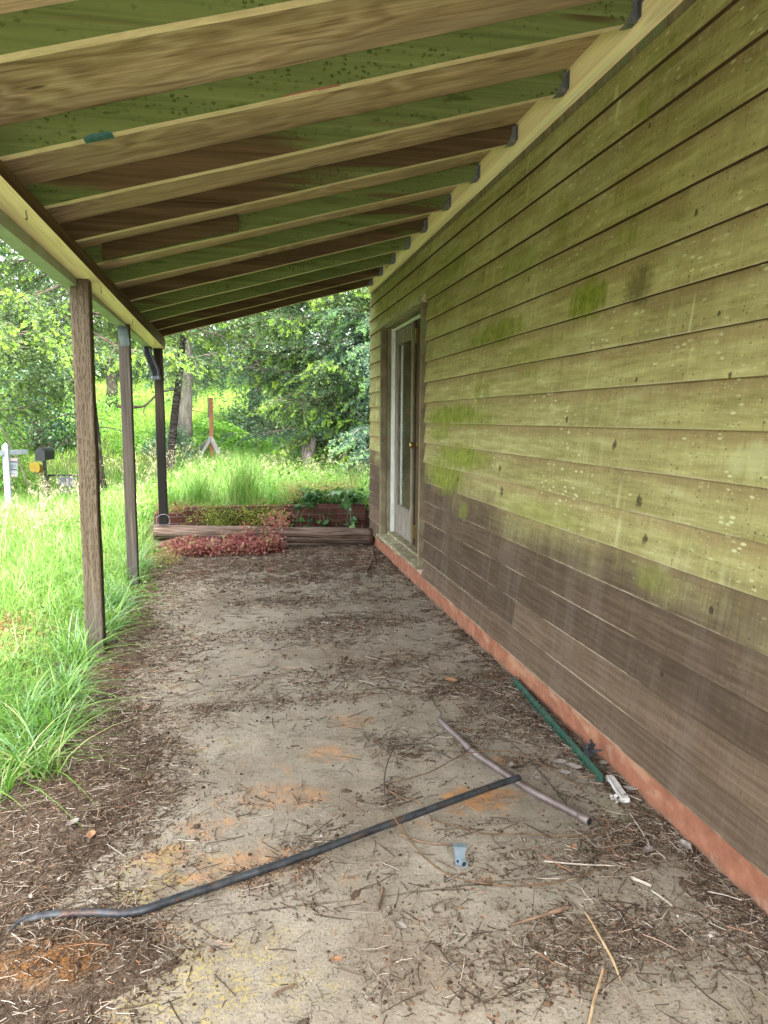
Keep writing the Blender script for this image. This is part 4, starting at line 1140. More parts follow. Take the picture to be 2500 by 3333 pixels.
def spruce(name, label, x, y, H, Rm, tr, nb, seed, zlow, mats, dens=1.0, tip=1.0, lean=(0, 0), az0=None, big=1.0, low=False):
    rng = np.random.default_rng(seed)
    z0 = float(terr(x, y)) - .1
    root = thing(name, (x, y, z0), label, 'tree', 'spruce trees around the yard')
    tp = [(lean[0] * t * H + .05 * math.sin(t * 9 + seed), lean[1] * t * H + .05 * math.cos(t * 7 + seed), t * H) for t in np.linspace(0, 1, 15)]
    rad = [tr * (1.25 if i == 0 else 1.0) * (1 - .93 * i / 14) for i in range(15)]
    rr = random.Random(seed)
    b = MB().tube(tp, rad, 14, wob=.06, rnd=rr)
    tk = b.build('trunk', mats[0], None, smooth=True); tk.parent = root
    wood = MB()
    P0, D, Ln, Tb, Pd = [], [], [], [], []
    for i in range(nb):
        u = (i + .5) / nb
        zb = zlow + (H * .96 - zlow) * u ** 1.25
        L = Rm * max(.12, 1 - (zb / H)) ** .75 * rng.uniform(.72, 1.08)
        a = i * 2.39996 + rng.normal(0, .25)
        if az0 is not None and rng.random() < az0[1]: a = az0[0] + rng.normal(0, .55)
        fx, fy = math.cos(a), math.sin(a)
        L *= min(1.0, .26 + .20 * max(0, zb - .6)) if low else 1.0
        dr = rng.uniform(.28, .58)
        sw = rng.normal(0, .18)
        pts = []
        c = np.interp(zb, [p[2] for p in tp], [p[0] for p in tp]), np.interp(zb, [p[2] for p in tp], [p[1] for p in tp])
        for t in np.linspace(0, 1, 9):
            la = sw * t * t * L
            pts.append((c[0] + fx * L * t - fy * la, c[1] + fy * L * t + fx * la, zb + L * (-dr * t + (.12 + dr * .30) * t ** 3) + .10 * L * t * (1 - t)))
        wood.tube(pts, [max(.004, .030 * big * (L / Rm) * (1 - .85 * t)) for t in np.linspace(0, 1, 9)], 5, cap=False)
        P = np.array(pts)
        # side boughs carry the twigs, so the foliage gathers in separate sprays
        axes = []
        nsb = max(3, int(L / .30 * dens / big))
        for k in range(nsb + 1):
            t = 1.0 if k == nsb else float(np.clip(.18 + .80 * (k + rng.uniform(0, .8)) / nsb, .15, .97))
            f_ = t * 8 * .999; i0 = int(f_); q0 = P[i0] * (1 - f_ + i0) + P[i0 + 1] * (f_ - i0)
            fw = unit(P[i0 + 1] - P[i0])
            sd = np.array([-fw[1], fw[0], 0.0]) * (1 if k % 2 else -1)
            if k == nsb: dv, l_ = fw, .45
            else: dv, l_ = unit(fw * rng.uniform(.5, .9) + sd * rng.uniform(.6, 1.0) + np.array([0, 0, rng.uniform(-.15, .12)])), (.35 + .55 * math.sin(math.pi * min(1, t * .85 + .1))) * rng.uniform(.7, 1.15) * min(1.0, .35 + L / Rm * .75)
            l_ *= big
            axes.append((q0, dv, l_, t))
            tt = np.linspace(0, 1, 4)[:, None]
            Pa = q0 + dv * (l_ * tt) + np.array([0, 0, -1.0]) * (l_ * .30 * tt ** 2)
            wood.tube([tuple(p_) for p_ in Pa], [.010 * big, .007 * big, .005 * big, .003 * big], 4, cap=False)
            nt = max(5, int(l_ / (.042 * big) * dens))
            ts = np.sort(rng.uniform(.08, 1.0, nt)); ts[-1] = 1.0
            p = q0 + dv * (l_ * ts)[:, None] + np.array([0, 0, -1.0]) * (l_ * .30 * ts ** 2)[:, None]
            fv = unit(dv + np.array([0, 0, -.6]) * ts[:, None])
            s2 = unit(np.cross(fv, np.array([0, 0, 1.0]))) * rng.choice([-1, 1], nt)[:, None]
            pend = (rng.random(nt) < .36) & (ts < .9)
            d = np.where(pend[:, None], fv * .15 + s2 * .15 + np.array([0, 0, -1.0]), fv * .75 + s2 * .75 + np.array([0, 0, .05]))
            d[-1] = fv[-1]
            d = unit(d + rng.normal(0, .12, d.shape))
            ln = np.where(pend, rng.uniform(.20, .50, nt), rng.uniform(.12, .24, nt) * (1.15 - .4 * ts)) * big
            P0.append(p); D.append(d); Ln.append(ln); Tb.append(ts ** 1.2 * (.35 + .65 * t)); Pd.append(pend)
    # dead grey snags below the crown
    for i in range(10):
        zb = rng.uniform(.5, zlow + .6); a = rng.uniform(0, 6.28); L = rng.uniform(.4, 1.2)
        wood.tube([(math.cos(a) * L * t, math.sin(a) * L * t, zb - .25 * L * t * t + rng.normal(0, .02)) for t in (0, .35, .7, 1)], [.012, .009, .006, .003], 4, cap=False)
    bo = wood.build('branches', M['twig'], None); bo.parent = root
    P0, D, Ln, Tb, Pd = np.concatenate(P0), np.concatenate(D), np.concatenate(Ln), np.concatenate(Tb), np.concatenate(Pd)
    NS = 7 if big < 1.3 else 6
    KN = 4
    KF = 7 if big < 1.1 else 4
    SIDE = .19 if big < 1.1 else .09
    s = (np.arange(NS) + .5) / NS
    n = len(P0)
    C = P0[:, None] + D[:, None] * (Ln[:, None] * s)[..., None] + np.array([0, 0, -1.0]) * (Ln[:, None] * .32 * s ** 2)[..., None]
    C = C.reshape(-1, 3); Dn = np.repeat(D, NS, 0); S_ = np.tile(s, n)
    V, MI = [], []
    def brush(C, Dd, ln, wd, k, tilt, mi):
        # k needle tufts set round each point, slanting forward along the twig
        for j in range(k):
            u = unit(np.cross(Dd, rng.normal(0, 1, Dd.shape)))
            d = unit(Dd * math.cos(tilt) + u * math.sin(tilt) + rng.normal(0, .10, Dd.shape))
            nr = unit(np.cross(d, rng.normal(0, 1, d.shape)))
            l = (ln * rng.uniform(.75, 1.2, len(C)) * big)[:, None]; w_ = (wd * rng.uniform(.7, 1.2, len(C)) * big)[:, None]
            V.append(np.stack([C, C + d * l * .5 + nr * w_ * .5, C + d * l, C + d * l * .5 - nr * w_ * .5], 1).reshape(-1, 3))
            MI.append(np.full(len(C), mi))
    brush(C, Dn, .055, .0125, KN + 1, .75, 0)
    E_ = P0 + D * Ln[:, None] + np.array([0, 0, -1.0]) * (Ln * .32)[:, None]
    De = unit(D + np.array([0, 0, -.30]))
    sel = rng.random(n) < tip * np.where(Pd, .06, 1.55 * Tb - .08)
    def finger(B, Dd, L):
        for q_ in np.linspace(.05, .9, 4):
            brush(B + Dd * (L * q_ * big), Dd, .031, .0110, KF, .85, 1)
        brush(B + Dd * (L * .9 * big), Dd, .022, .012, 2, .3, 1)
    finger(E_[sel] - De[sel] * .02, De[sel], .100)
    m = (S_ > .40) & (rng.random(len(C)) < SIDE * tip * np.repeat(np.where(Pd, .0, 1.9 * Tb ** 1.5), NS))
    sdv = unit(rng.normal(0, 1, (m.sum(), 3)) * np.array([1, 1, .25]) + Dn[m] * 1.0)
    finger(C[m], sdv, .085)
    V = np.concatenate(V); MI = np.concatenate(MI)
    fo = np_mesh('foliage', V, np.arange(len(V)).reshape(-1, 4), [mats[1], mats[2]], MI)
    fo.parent = root
    return root

GREEN = (M['barkdark'], M['needle'], M['newgrowth'])
BLUE = (M['barkdark'], M['needle_blue'], M['newgrowth_blue'])
spruce('spruce_tree', 'big drooping spruce with a thick dark trunk beside the far corner of the house', 2.46, 14.0, 11, 4.4, .33, 88, 21, .95, GREEN, 1.35, 1.0, az0=(-2.45, .40), low=True)
spruce('spruce_tree', 'spruce with a dark straight trunk standing behind the nearest porch post, tips bright yellow green', -2.62, 13.9, 10, 3.5, .215, 66, 33, 3.0, GREEN, 1.3, 1.2, az0=(math.pi * 1.22, .42))
spruce('spruce_tree', 'bluish spruce close behind the house corner, its branch ends at the edge of the wall', 3.35, 12.3, 9, 2.35, .14, 60, 51, 1.3, BLUE, 1.3, 1.0, az0=(math.pi * 1.12, .35))
spruce('spruce_tree', 'spruce on a grey trunk further up the slope behind the leaning cherry', -1.34, 20.0, 12, 3.4, .20, 60, 5, 3.3, (M['barkgrey'], M['needle'], M['newgrowth']), 1.0, .9)
spruce('spruce_tree', 'spruce at the left edge of the yard above the white sign post', -6.3, 16.6, 10, 3.6, .2, 54, 8, 2.2, GREEN, 1.0, 1.2)
spruce('spruce_tree', 'bluish spruce behind the big one, its crown above the house corner', 3.7, 18.5, 13, 4.6, .25, 84, 13, 1.3, BLUE, 1.0, .9)
spruce('spruce_tree', 'spruce in the middle of the slope with low pale tipped branches', .55, 22.5, 12, 3.6, .2, 60, 17, 1.9, BLUE, .9, .9, big=1.2)
spruce('spruce_tree', 'dim far spruce up the slope between the posts', -4.6, 29, 14, 4.2, .22, 62, 19, 3.2, BLUE, .8, .6, big=1.4)
spruce('spruce_tree', 'tall far spruce furthest left on the slope', -11, 26, 14, 4.6, .25, 62, 23, 1.2, GREEN, .8, .7, big=1.4)
spruce('spruce_tree', 'far spruce behind the house gable', 8, 24, 14, 4.8, .25, 56, 29, 1.0, GREEN, .8, .6, big=1.4)

# cherry: dark leaning trunk with one broken limb reaching left
z0 = float(terr(-1.4, 15.5)) - .1
ch = thing('cherry_tree', (-1.4, 15.5, z0), 'cherry with a dark leaning banded trunk, seen just right of the last porch post', 'tree')
b = MB().tube(spline([(-1.42, 15.5, z0), (-1.385, 15.5, .35), (-1.33, 15.5, .85), (-1.27, 15.5, 1.35), (-1.17, 15.5, 2.05), (-1.02, 15.55, 3.2), (-.8, 15.6, 4.6), (-.6, 15.7, 6)], 3),
              list(np.interp(np.linspace(0, 1, 22), [0, .1, .5, 1], [.115, .085, .075, .035])), 12, wob=.05)
b.build('trunk', M['barkcherry'], ch, smooth=True)
b = MB().tube(spline([(-1.2, 15.5, 1.95), (-1.42, 15.4, 1.92), (-1.62, 15.35, 1.80), (-1.80, 15.3, 1.63), (-2.0, 15.3, 1.60), (-2.33, 15.3, 1.61)], 3), [.018] * 4 + [.02] * 4 + [.024] * 4 + [.034] * 4, 7, wob=.12)
b.tube([(-1.80, 15.3, 1.63), (-1.83, 15.28, 1.5), (-1.78, 15.28, 1.40)], [.012, .009, .004], 5).tube([(-2.05, 15.3, 1.6), (-2.08, 15.3, 1.78), (-1.98, 15.28, 1.93), (-1.94, 15.3, 2.1)], [.012, .01, .007, .004], 5)
b.build('broken_limb', M['twig'], ch)
b = MB(); pl = []
for i in range(26):
    a = RNG.uniform(0, 6.28); L = RNG.uniform(.8, 2.2); zb = RNG.uniform(3.2, 6)
    pts = [(-1.0 + math.cos(a) * L * t + (zb - 3) * .12, 15.5 + math.sin(a) * L * t, zb + .6 * L * t - .5 * L * t * t) for t in (0, .33, .66, 1)]
    b.tube(pts, [.02, .014, .009, .004], 5, cap=False)
    pl.append(np.array(pts[2]) + RNG.normal(0, .35, (130, 3))); pl.append(np.array(pts[3]) + RNG.normal(0, .28, (90, 3)))
for i in range(7):
    a = RNG.uniform(2.4, 4.2) ; zb = RNG.uniform(2.3, 3.0); xx = -1.2 + RNG.uniform(-1.3, -.1)
    pl.append(np.array((xx, 15.2 + RNG.uniform(-.2, .3), zb)) + RNG.normal(0, 1, (22, 3)) * np.array([.08, .1, .28]))
b.build('boughs', M['barkcherry'], ch)
v, q = leaf_quads(np.concatenate(pl), RNG.uniform(.07, .12, sum(len(p) for p in pl)), .3)
lv_ = np_mesh('foliage', v - np.array(ch.location), q, M['weed']); lv_.parent = ch

# leafy shrubs
def shrub(label, x, y, rx, ry, rz, n, size, mat, seed, zc=None):
    rng = np.random.default_rng(seed)
    z0 = float(terr(x, y))
    rt = thing('shrub', (x, y, z0), label, 'shrub')
    pts = []; b = MB()
    for i in range(max(10, n // 160)):
        d = unit(rng.normal(0, 1, 3)); d[2] = abs(d[2]) * 1.1 + .1
        e = d * np.array([rx, ry, rz]) * rng.uniform(.55, 1.0)
        b.tube([(0, 0, 0), tuple(e * .5 + rng.normal(0, .05, 3)), tuple(e)], [.018, .01, .004], 4, cap=False)
        pts.append(e + rng.normal(0, 1, (160, 3)) * np.array([rx, ry, rz]) * .16)
    P = np.concatenate(pts); P[:, 2] = np.maximum(P[:, 2], .02)
    b.build('stems', M['twig'], None).parent = rt
    v, q = leaf_quads(P, rng.uniform(size * .6, size * 1.2, len(P)), .5, rng=rng)
    np_mesh('leaves', v, q, mat).parent = rt
shrub('cool green shrub at the foot of the trees, left of the nearest post', -5.2, 20.5, 1.5, 1.2, 2.6, 7000, .11, M['shrub'], 1)
shrub('yellow green shrub behind the white sign post', -5.0, 15.8, 1.0, .9, 1.35, 5200, .075, M['under'], 3)
shrub('dim shrub among dead twigs right of the stump', 2.0, 15.6, 1.0, .8, 1.1, 3000, .07, M['shrub'], 4)
shrub('pale shrub under the spruce skirts in the middle of the slope', .9, 20.6, 1.3, .9, 1.4, 5000, .09, M['shrub'], 6)
shrub('shrub at the foot of the grey trunk up the slope', -1.75, 19.2, .6, .5, .75, 1800, .07, M['shrub'], 7)
shrub('dark shrub beside the cherry foot', -1.0, 16.6, .45, .45, .55, 1500, .06, M['shrub'], 9)

# undergrowth on the bank and the far wood
def crest(x): return np.interp(x, [-1.2, -.42, .4, 1.44, 2.4], [1.35, 1.24, .95, .58, .45])
n = 26000
px = RNG.uniform(-1.0, 2.8, n); py = RNG.uniform(16.4, 19.5, n)
top = crest(px) * sstep(16.2, 17.8, py) + (1 - sstep(16.2, 17.8, py)) * .35
g = terr(px, py)
lump = fbm(px * 2.6, py * 2.6, 3)
pz = g + np.maximum(.12, (top - g)) * (1 - .5 * RNG.random(n) ** 2) * (.62 + .7 * lump)
P = [np.stack([px, py, pz], 1)]
n = 15000
px = RNG.uniform(-12, -3.2, n); py = RNG.uniform(22, 27, n)
P.append(np.stack([px, py, terr(px, py) + RNG.random(n) * (.25 + 1.3 * fbm(px * .8, py * .8, 3) * sstep(22, 25, py))], 1))
n = 8000
px = RNG.uniform(-3.2, -.8, n); py = RNG.uniform(19.5, 23, n)
P.append(np.stack([px, py, terr(px, py) + RNG.random(n) * .5 * fbm(px * 1.8, py * 1.8, 3)], 1))
v, q = leaf_quads(np.concatenate(P), RNG.uniform(.05, .10, sum(len(p) for p in P)), .6)
tag(np_mesh('undergrowth', v, q, M['under']), 'bright yellow green undergrowth covering the bank behind the cedar post', 'undergrowth', kind='stuff')
n = 170000
px = RNG.uniform(-34, 36, n); py = RNG.uniform(34, 62, n)
py = np.where((px > -10) & (px < -1) & (py < 43), py + 14, py)
pz = terr(px, py) + RNG.random(n) ** 1.2 * (10 + 12 * fbm(px * .16, py * .16, 3))
cl = fbm(px * .55 + pz * .35, py * .55 - pz * .45, 3)
k = cl > .38
v, q = leaf_quads(np.stack([px, py, pz], 1)[k], RNG.uniform(.22, .5, k.sum()), .5)
tag(np_mesh('distant_wood', v, q, M['farwood']), 'far wood closing the view behind the slope', 'wood', kind='stuff')

# ================================================================== GRASS
def grass_edge(y): return np.interp(y, [0, 1.9, 2.35, 2.84, 3.26, 3.8, 4.6, 5.9, 7.0, 8.0, 8.6], [-1.15, -1.05, -.90, -.84, -.84, -.86, -.89, -.90, -.90, -.93, -1.0])
parts = []
n = 40000
py = RNG.uniform(.3, 10.5, n); px = RNG.uniform(-.3 * py - 1.7, -.80)
keep = px < grass_edge(py) - .05 * RNG.random(n) + .10 * (fbm(px * 5, py * 5, 2) - .62)
px, py = px[keep], py[keep]; n = len(px)
cl = fbm(px * 2.2, py * 2.2, 3)
keep = RNG.random(n) < (.35 + 1.1 * cl) * (1 - .85 * np.exp(-((px + 1.62) / .42) ** 2 - ((py - 4.9) / .75) ** 2))
px, py = px[keep], py[keep]; n = len(px); cl = fbm(px * 2.2, py * 2.2, 3)
hh = (.07 + .36 * cl ** 1.3) * RNG.uniform(.5, 1.5, n) * (1 - .35 * sstep(-1.3, -.8, px) * sstep(7, 4, py))
parts.append(blades(px, py, terr(px, py), hh, RNG.uniform(.0035, .0095, n), RNG.uniform(.15, 1.35, n), RNG.uniform(0, 6.28, n)))
# overhanging tufts along the edge of the soil
edge_parts = []
for i in range(46):
    ty = RNG.uniform(2.5, 7.6); tx = float(grass_edge(ty)) - RNG.uniform(-.08, .14)
    m = int(RNG.uniform(28, 70)); sc_ = RNG.uniform(.7, 1.15)
    qx = tx + RNG.normal(0, .035, m); qy = ty + RNG.normal(0, .045, m)
    (parts if i % 3 else edge_parts).append(blades(qx, qy, np.full(m, -.03), RNG.uniform(.12, .40, m) * sc_, RNG.uniform(.005, .0115, m), RNG.uniform(.3, 1.7, m), RNG.uniform(0, 6.28, m), seg=6))
# middle distance
n = 52000
py = RNG.uniform(9.5, 18, n); px = RNG.uniform(-.3 * py - 1.5, 3.4)
keep = ~((px > -.95) & (py < 9.8)) & (RNG.random(n) < .4 + fbm(px * 1.2, py * 1.2, 3))
px, py = px[keep], py[keep]; n = len(px); cl = fbm(px * 1.2 + 9, py * 1.2, 3)
lo = 1 - .60 * sstep(13.8, 15, py) * sstep(-1.3, -2.2, px)       # shorter, mown slope beyond the mailbox
parts.append(blades(px, py, terr(px, py), (.22 + .46 * cl) * RNG.uniform(.6, 1.2, n) * lo, RNG.uniform(.005, .010, n), RNG.uniform(.1, .9, n), RNG.uniform(0, 6.28, n)))
# on the planter
n = 12000
px = RNG.uniform(-.9, 3.3, n); py = RNG.uniform(8.64, 9.9, n)
cl = fbm(px * 2.5 + 4, py * 2.5, 3); keep = RNG.random(n) < .25 + cl * .9
px, py, cl = px[keep], py[keep], cl[keep]; n = len(px)
parts.append(blades(px, py, np.full(n, .28), (.10 + .42 * cl) * RNG.uniform(.5, 1.2, n), RNG.uniform(.003, .007, n), RNG.uniform(.15, .9, n), RNG.uniform(0, 6.28, n)))
v, q = merge(parts)
tag(np_mesh('lawn_grass', v, q, M['grass'], smooth=True), 'tall overgrown bright green grass of the yard', 'grass', kind='stuff')
v, q = merge(edge_parts)
tag(np_mesh('edge_grass', v, q, M['grass_blue'], smooth=True), 'broader blue green grass blades arching over the edge of the soil', 'grass', kind='stuff')
n = 60000
py = 14 + 34 * RNG.random(n) ** 1.4; px = RNG.uniform(-.38 * py - 2, 3.5)
keep = ~((px > -1.4) & (py < 19.5)); px, py = px[keep], py[keep]; n = len(px)
hh = RNG.uniform(.08, .20, n) * (1 + 1.1 * sstep(20, 24, py))
v, q = blades(px, py, terr(px, py), hh, RNG.uniform(.012, .026, n) * (py / 20), RNG.uniform(.2, 1.0, n), RNG.uniform(0, 6.28, n), seg=2)
tag(np_mesh('meadow_grass', v, q, M['meadow'], smooth=True), 'pale green grass on the slope beyond the mailbox', 'grass', kind='stuff')

# grass tufts with a place of their own
def tuft(label, x, y, z, n, h, spread, seed):
    rng = np.random.default_rng(seed)
    v, q = blades(x + rng.normal(0, spread, n), y + rng.normal(0, spread, n), np.full(n, z), rng.uniform(.5, 1.1, n) * h, rng.uniform(.004, .008, n), rng.uniform(.08, .65, n), rng.uniform(0, 6.28, n), seg=5, rng=rng)
    o = np_mesh('grass_tuft', v - np.array([x, y, z]), q, M['grass'], smooth=True); o.location = (x, y, z)
    tag(o, label, 'grass', 'tall grass tufts on the planter')
tuft('tall upright grass tuft in the middle of the planter, the tallest one', .05, 9.0, .30, 520, .82, .10, 1)
tuft('grass tuft on the planter just right of the last porch post', -.46, 8.95, .30, 330, .62, .09, 2)
tuft('low dense grass tuft at the stepped left end of the brick edging', -.78, 8.85, .28, 260, .42, .08, 3)

# seed heads
def oats(label, spots, seed):
    rng = np.random.default_rng(seed); pr, L = [], []
    for (x, y, h) in spots:
        z = float(terr(x, y)); a = rng.uniform(0, 6.28); le = rng.uniform(.25, .6)
        pr.append(blades(np.array([x]), np.array([y]), np.array([z]), np.array([h]), np.array([.004]), np.array([le]), np.array([a]), seg=6, rng=rng))
        k = 16; t = rng.uniform(.68, 1.0, k)
        P = np.stack([x + math.cos(a) * h * le * t ** 2 + rng.normal(0, .022, k), y + math.sin(a) * h * le * t ** 2 + rng.normal(0, .022, k), z + h * (t - .42 * le * t ** 2.4) - rng.uniform(0, .04, k)], 1)
        v, q = leaf_quads(P, rng.uniform(.022, .036, k), .0, .28, rng, dirs=np.array([[0, 0, -1.0]]) * np.ones((k, 1)) + rng.normal(0, .25, (k, 3)))
        pr.append((v, q))
    v, q = merge(pr)
    tag(np_mesh('seeding_grass', v, q, M['seed']), label, 'grass', kind='stuff')
sp = [(RNG.uniform(-1.55, -.95), RNG.uniform(9.5, 13), RNG.uniform(.8, 1.25)) for i in range(40)]
sp += [(RNG.uniform(-3.6, -1.2), RNG.uniform(6.5, 12.5), RNG.uniform(.55, .95)) for i in range(150)]
sp += [(RNG.uniform(-.8, 2.2), RNG.uniform(9.2, 13), RNG.uniform(.45, .8)) for i in range(110)]
oats('pale nodding seed heads standing over the grass', sp, 4)

# weeds
def weeds(name, label, cat, P, size, mat, up=.6, asp=.6, stems=True, rng=RNG):
    pr = [leaf_quads(P, rng.uniform(size * .6, size * 1.25, len(P)), up, asp, rng)]
    v, q = merge(pr)
    return tag(np_mesh(name, v, q, mat), label, cat, kind='stuff')
def clumps(x0, x1, y0, y1, n, per, sd, h, zf, rng=RNG):
    out = []
    for i in range(n):
        x, y = rng.uniform(x0, x1), rng.uniform(y0, y1)
        p = rng.normal(0, 1, (per, 3)) * np.array([sd, sd, 0]); p[:, 2] = rng.random(per) * h * rng.uniform(.5, 1.1)
        p += np.array([x, y, 0]); p[:, 2] += zf(p[:, 0], p[:, 1]); out.append(p)
    return np.concatenate(out)
weeds('weeds', 'broad leaved yellow green weeds among the grass beyond the planter', 'weeds', np.concatenate([
    clumps(-1.0, 3.0, 9.6, 14.5, 190, 46, .10, .48, terr), clumps(-2.6, -.9, 8.8, 15, 120, 36, .09, .42, terr), clumps(-4.5, -2.2, 8, 15, 70, 30, .08, .30, terr)]), .05, M['weed'])
weeds('red_weeds', 'orange and red low weeds in the lawn left of the nearest post', 'weeds', np.concatenate([
    clumps(-2.0, -1.2, 4.1, 5.8, 70, 60, .08, .10, terr), clumps(-1.25, -.95, 2.6, 3.6, 12, 40, .05, .10, terr), clumps(-3.4, -2.6, 10.5, 13, 12, 40, .1, .3, terr)]), .03, M['orangeherb'])
weeds('planter_herbs', 'reddish orange herbs on top of the brick edging', 'herbs', np.concatenate([
    clumps(.55, 1.42, 8.66, 9.3, 46, 90, .07, .36, lambda x, y: x * 0 + .32), clumps(-.93, -.35, 8.55, 8.9, 16, 60, .05, .16, lambda x, y: x * 0 + .31), clumps(.2, .6, 8.66, 9.0, 8, 50, .05, .16, lambda x, y: x * 0 + .32)]), .026, M['orangeherb'])
c = clumps(-.62, .50, 8.30, 8.50, 40, 75, .055, .26, lambda x, y: x * 0 + .19)
weeds('creeping_herb', 'yellow green creeping herb hanging in front of the brick edging', 'herb', c, .026, M['creeper'])
c = np.concatenate([clumps(-.72, .40, 7.56, 7.84, 62, 110, .05, .17, lambda x, y: x * 0 + .0), clumps(-.25, .40, 7.66, 7.88, 14, 70, .04, .30, lambda x, y: x * 0 + .0), clumps(.2, .5, 7.9, 8.3, 7, 60, .05, .20, lambda x, y: x * 0 + .22)])
weeds('red_herb', 'bright red low herbs growing along the front of the log', 'herb', c[RNG.random(len(c)) < .6], .038, M['redherb'])
c = clumps(-.95, -.62, 6.9, 7.9, 18, 60, .05, .16, lambda x, y: x * 0 - .02)
weeds('edge_herb', 'pale orange green herbs at the left end of the log', 'herb', c, .026, M['orangeherb'])
c = np.concatenate([clumps(-1.0, -.70, 5.2, 7.6, 22, 34, .05, .12, lambda x, y: x * 0 - .02), clumps(-1.7, -.90, 2.4, 8.5, 90, 26, .06, .22, lambda x, y: x * 0 - .04)])
weeds('edge_weeds', 'small green weeds at the soil edge near the second post', 'weeds', c, .03, M['weed'])

# bramble at the right end, with one tall pale shoot
br = thing('bramble', (1.12, 8.55, .3), 'dark green bramble spilling over the right end of the brick edging', 'bramble')
rng = np.random.default_rng(12); b = MB(); LP = []
for i in range(44):
    x, y = rng.uniform(.72, 1.40), rng.uniform(8.6, 9.0); a = rng.uniform(-2.6, -.5); L = rng.uniform(.2, .6)
    pts = [(x + math.cos(a) * L * t, y + math.sin(a) * L * t * .8, .32 + .52 * L * 4 * t * (1 - t) * .8 - .22 * t * t * rng.uniform(0, 1)) for t in np.linspace(0, 1, 6)]
    b.tube(pts, [.005, .0045, .004, .0035, .003, .002], 5, cap=False)
    for t in range(1, 6):
        for s in range(3):
            LP.append(np.array(pts[t]) + rng.normal(0, .03, 3) + np.array([0, -.01, .015]))
b.build('canes', M['bramble'], br)
v, q = leaf_quads(np.array(LP), rng.uniform(.06, .115, len(LP)), .9, .82, rng)
o = np_mesh('leaves', v - np.array(br.location), q, M['bramble']); o.parent = br
sh = thing('bramble_shoot', (1.30, 8.75, .32), 'tall thin shoot with a pale lime leaf at its tip beside the house corner', 'shoot')
pts = [(1.34, 8.75, .32), (1.33, 8.74, .55), (1.29, 8.73, .78), (1.245, 8.72, .93)]
MB().tube(spline(pts, 4), .0035, 6).build('cane', M['bramble'], sh)
P = np.array([(1.25, 8.71, .93), (1.22, 8.70, .90), (1.27, 8.70, .91), (1.23, 8.71, .87), (1.24, 8.72, 1.0), (1.25, 8.72, 1.03)])
v, q = leaf_quads(P, np.array([.11, .10, .09, .09, .045, .04]), .2, .8, rng)
o = np_mesh('leaf', v - np.array(sh.location), q, M['lime']); o.parent = sh
def dock(x, y, z, n, L, seed, label):
    rng = np.random.default_rng(seed); V, F = [], []
    for i in range(n):
        a = 6.28 * i / n + rng.normal(0, .3); l = L * rng.uniform(.7, 1.1)
        o = len(V)
        for j, t in enumerate(np.linspace(0, 1, 6)):
            r = l * t * .8; zz = l * (.9 * t - .75 * t * t); wv = l * .14 * math.sin(math.pi * min(1, t * .85 + .12))
            for s in (-1, 0, 1):
                V.append((math.cos(a) * r - math.sin(a) * wv * s, math.sin(a) * r + math.cos(a) * wv * s, zz + (.02 if s else 0)))
        for j in range(5):
            for s in (0, 1):
                k = o + j * 3 + s; F.append((k, k + 1, k + 4, k + 3))
    ob = MB().add(V, F).build('dock_plant', M['weed'], None, smooth=True); ob.location = (x, y, z)
    tag(ob, label, 'plant')
dock(.48, 8.8, .32, 11, .34, 1, 'dark broad leaved dock on the planter right of the tall tuft')
dock(-.33, 8.72, .32, 9, .28, 2, 'broad leaved dock on the planter between the two left grass tufts')
dock(.20, 8.74, .32, 8, .20, 3, 'small dock rosette at the foot of the tallest grass tuft')

# ================================================================== YARD THINGS
g0 = float(terr(-3.6, 12.5))
sg = thing('sign_post', (-3.585, 12.5, g0), 'white cross shaped sign post with a small printed panel hanging from its arm', 'sign post')
b = MB().box(-3.63, -3.54, 12.455, 12.545, g0 - .1, .945)
b.add([(-3.632, 12.453, .945), (-3.538, 12.453, .945), (-3.538, 12.547, .945), (-3.632, 12.547, .945), (-3.585, 12.5, 1.0)], [(0, 3, 2, 1), (0, 1, 4), (1, 2, 4), (2, 3, 4), (3, 0, 4)])
b.build('upright', M['white'], sg, bevel=.004)
o = MB().beam((-3.70, 12.33, .835), (-3.38, 12.86, .835), .06, .075).build('arm', M['white'], sg, bevel=.004)
pn = MB().obox((-3.515, 12.60, .60), (.115, .006, .30), (0, R(3), R(20))).build('hanging_panel', M['white'], sg)
def onpanel(u, vz, wd, ht, name, mat):
    c = Vector((-3.515, 12.60, .60)); from mathutils import Euler
    Rm_ = Euler((0, R(3), R(20))).to_matrix()
    MB().obox(tuple(c + Rm_ @ Vector((u, -.0042, vz))), (wd, .002, ht), (0, R(3), R(20))).build(name, mat, pn)
onpanel(0, .125, .085, .028, 'print', M['redmark']); onpanel(0, .085, .105, .022, 'print', M['blackplastic'])
onpanel(0, .02, .09, .05, 'print', M['greysheet']); onpanel(0, -.035, .10, .02, 'print', M['blackplastic']); onpanel(0, -.10, .085, .012, 'print', M['greysheet']); onpanel(0, -.128, .09, .012, 'print', M['redmark'])
for du in (-.04, .04): pass
MB().tube([(-3.54, 12.59, .80), (-3.54, 12.59, .745)], .003, 5).build('hanger', M['steel'], sg)
MB().tube([(-3.49, 12.605, .80), (-3.49, 12.605, .745)], .003, 5).build('hanger', M['steel'], sg)

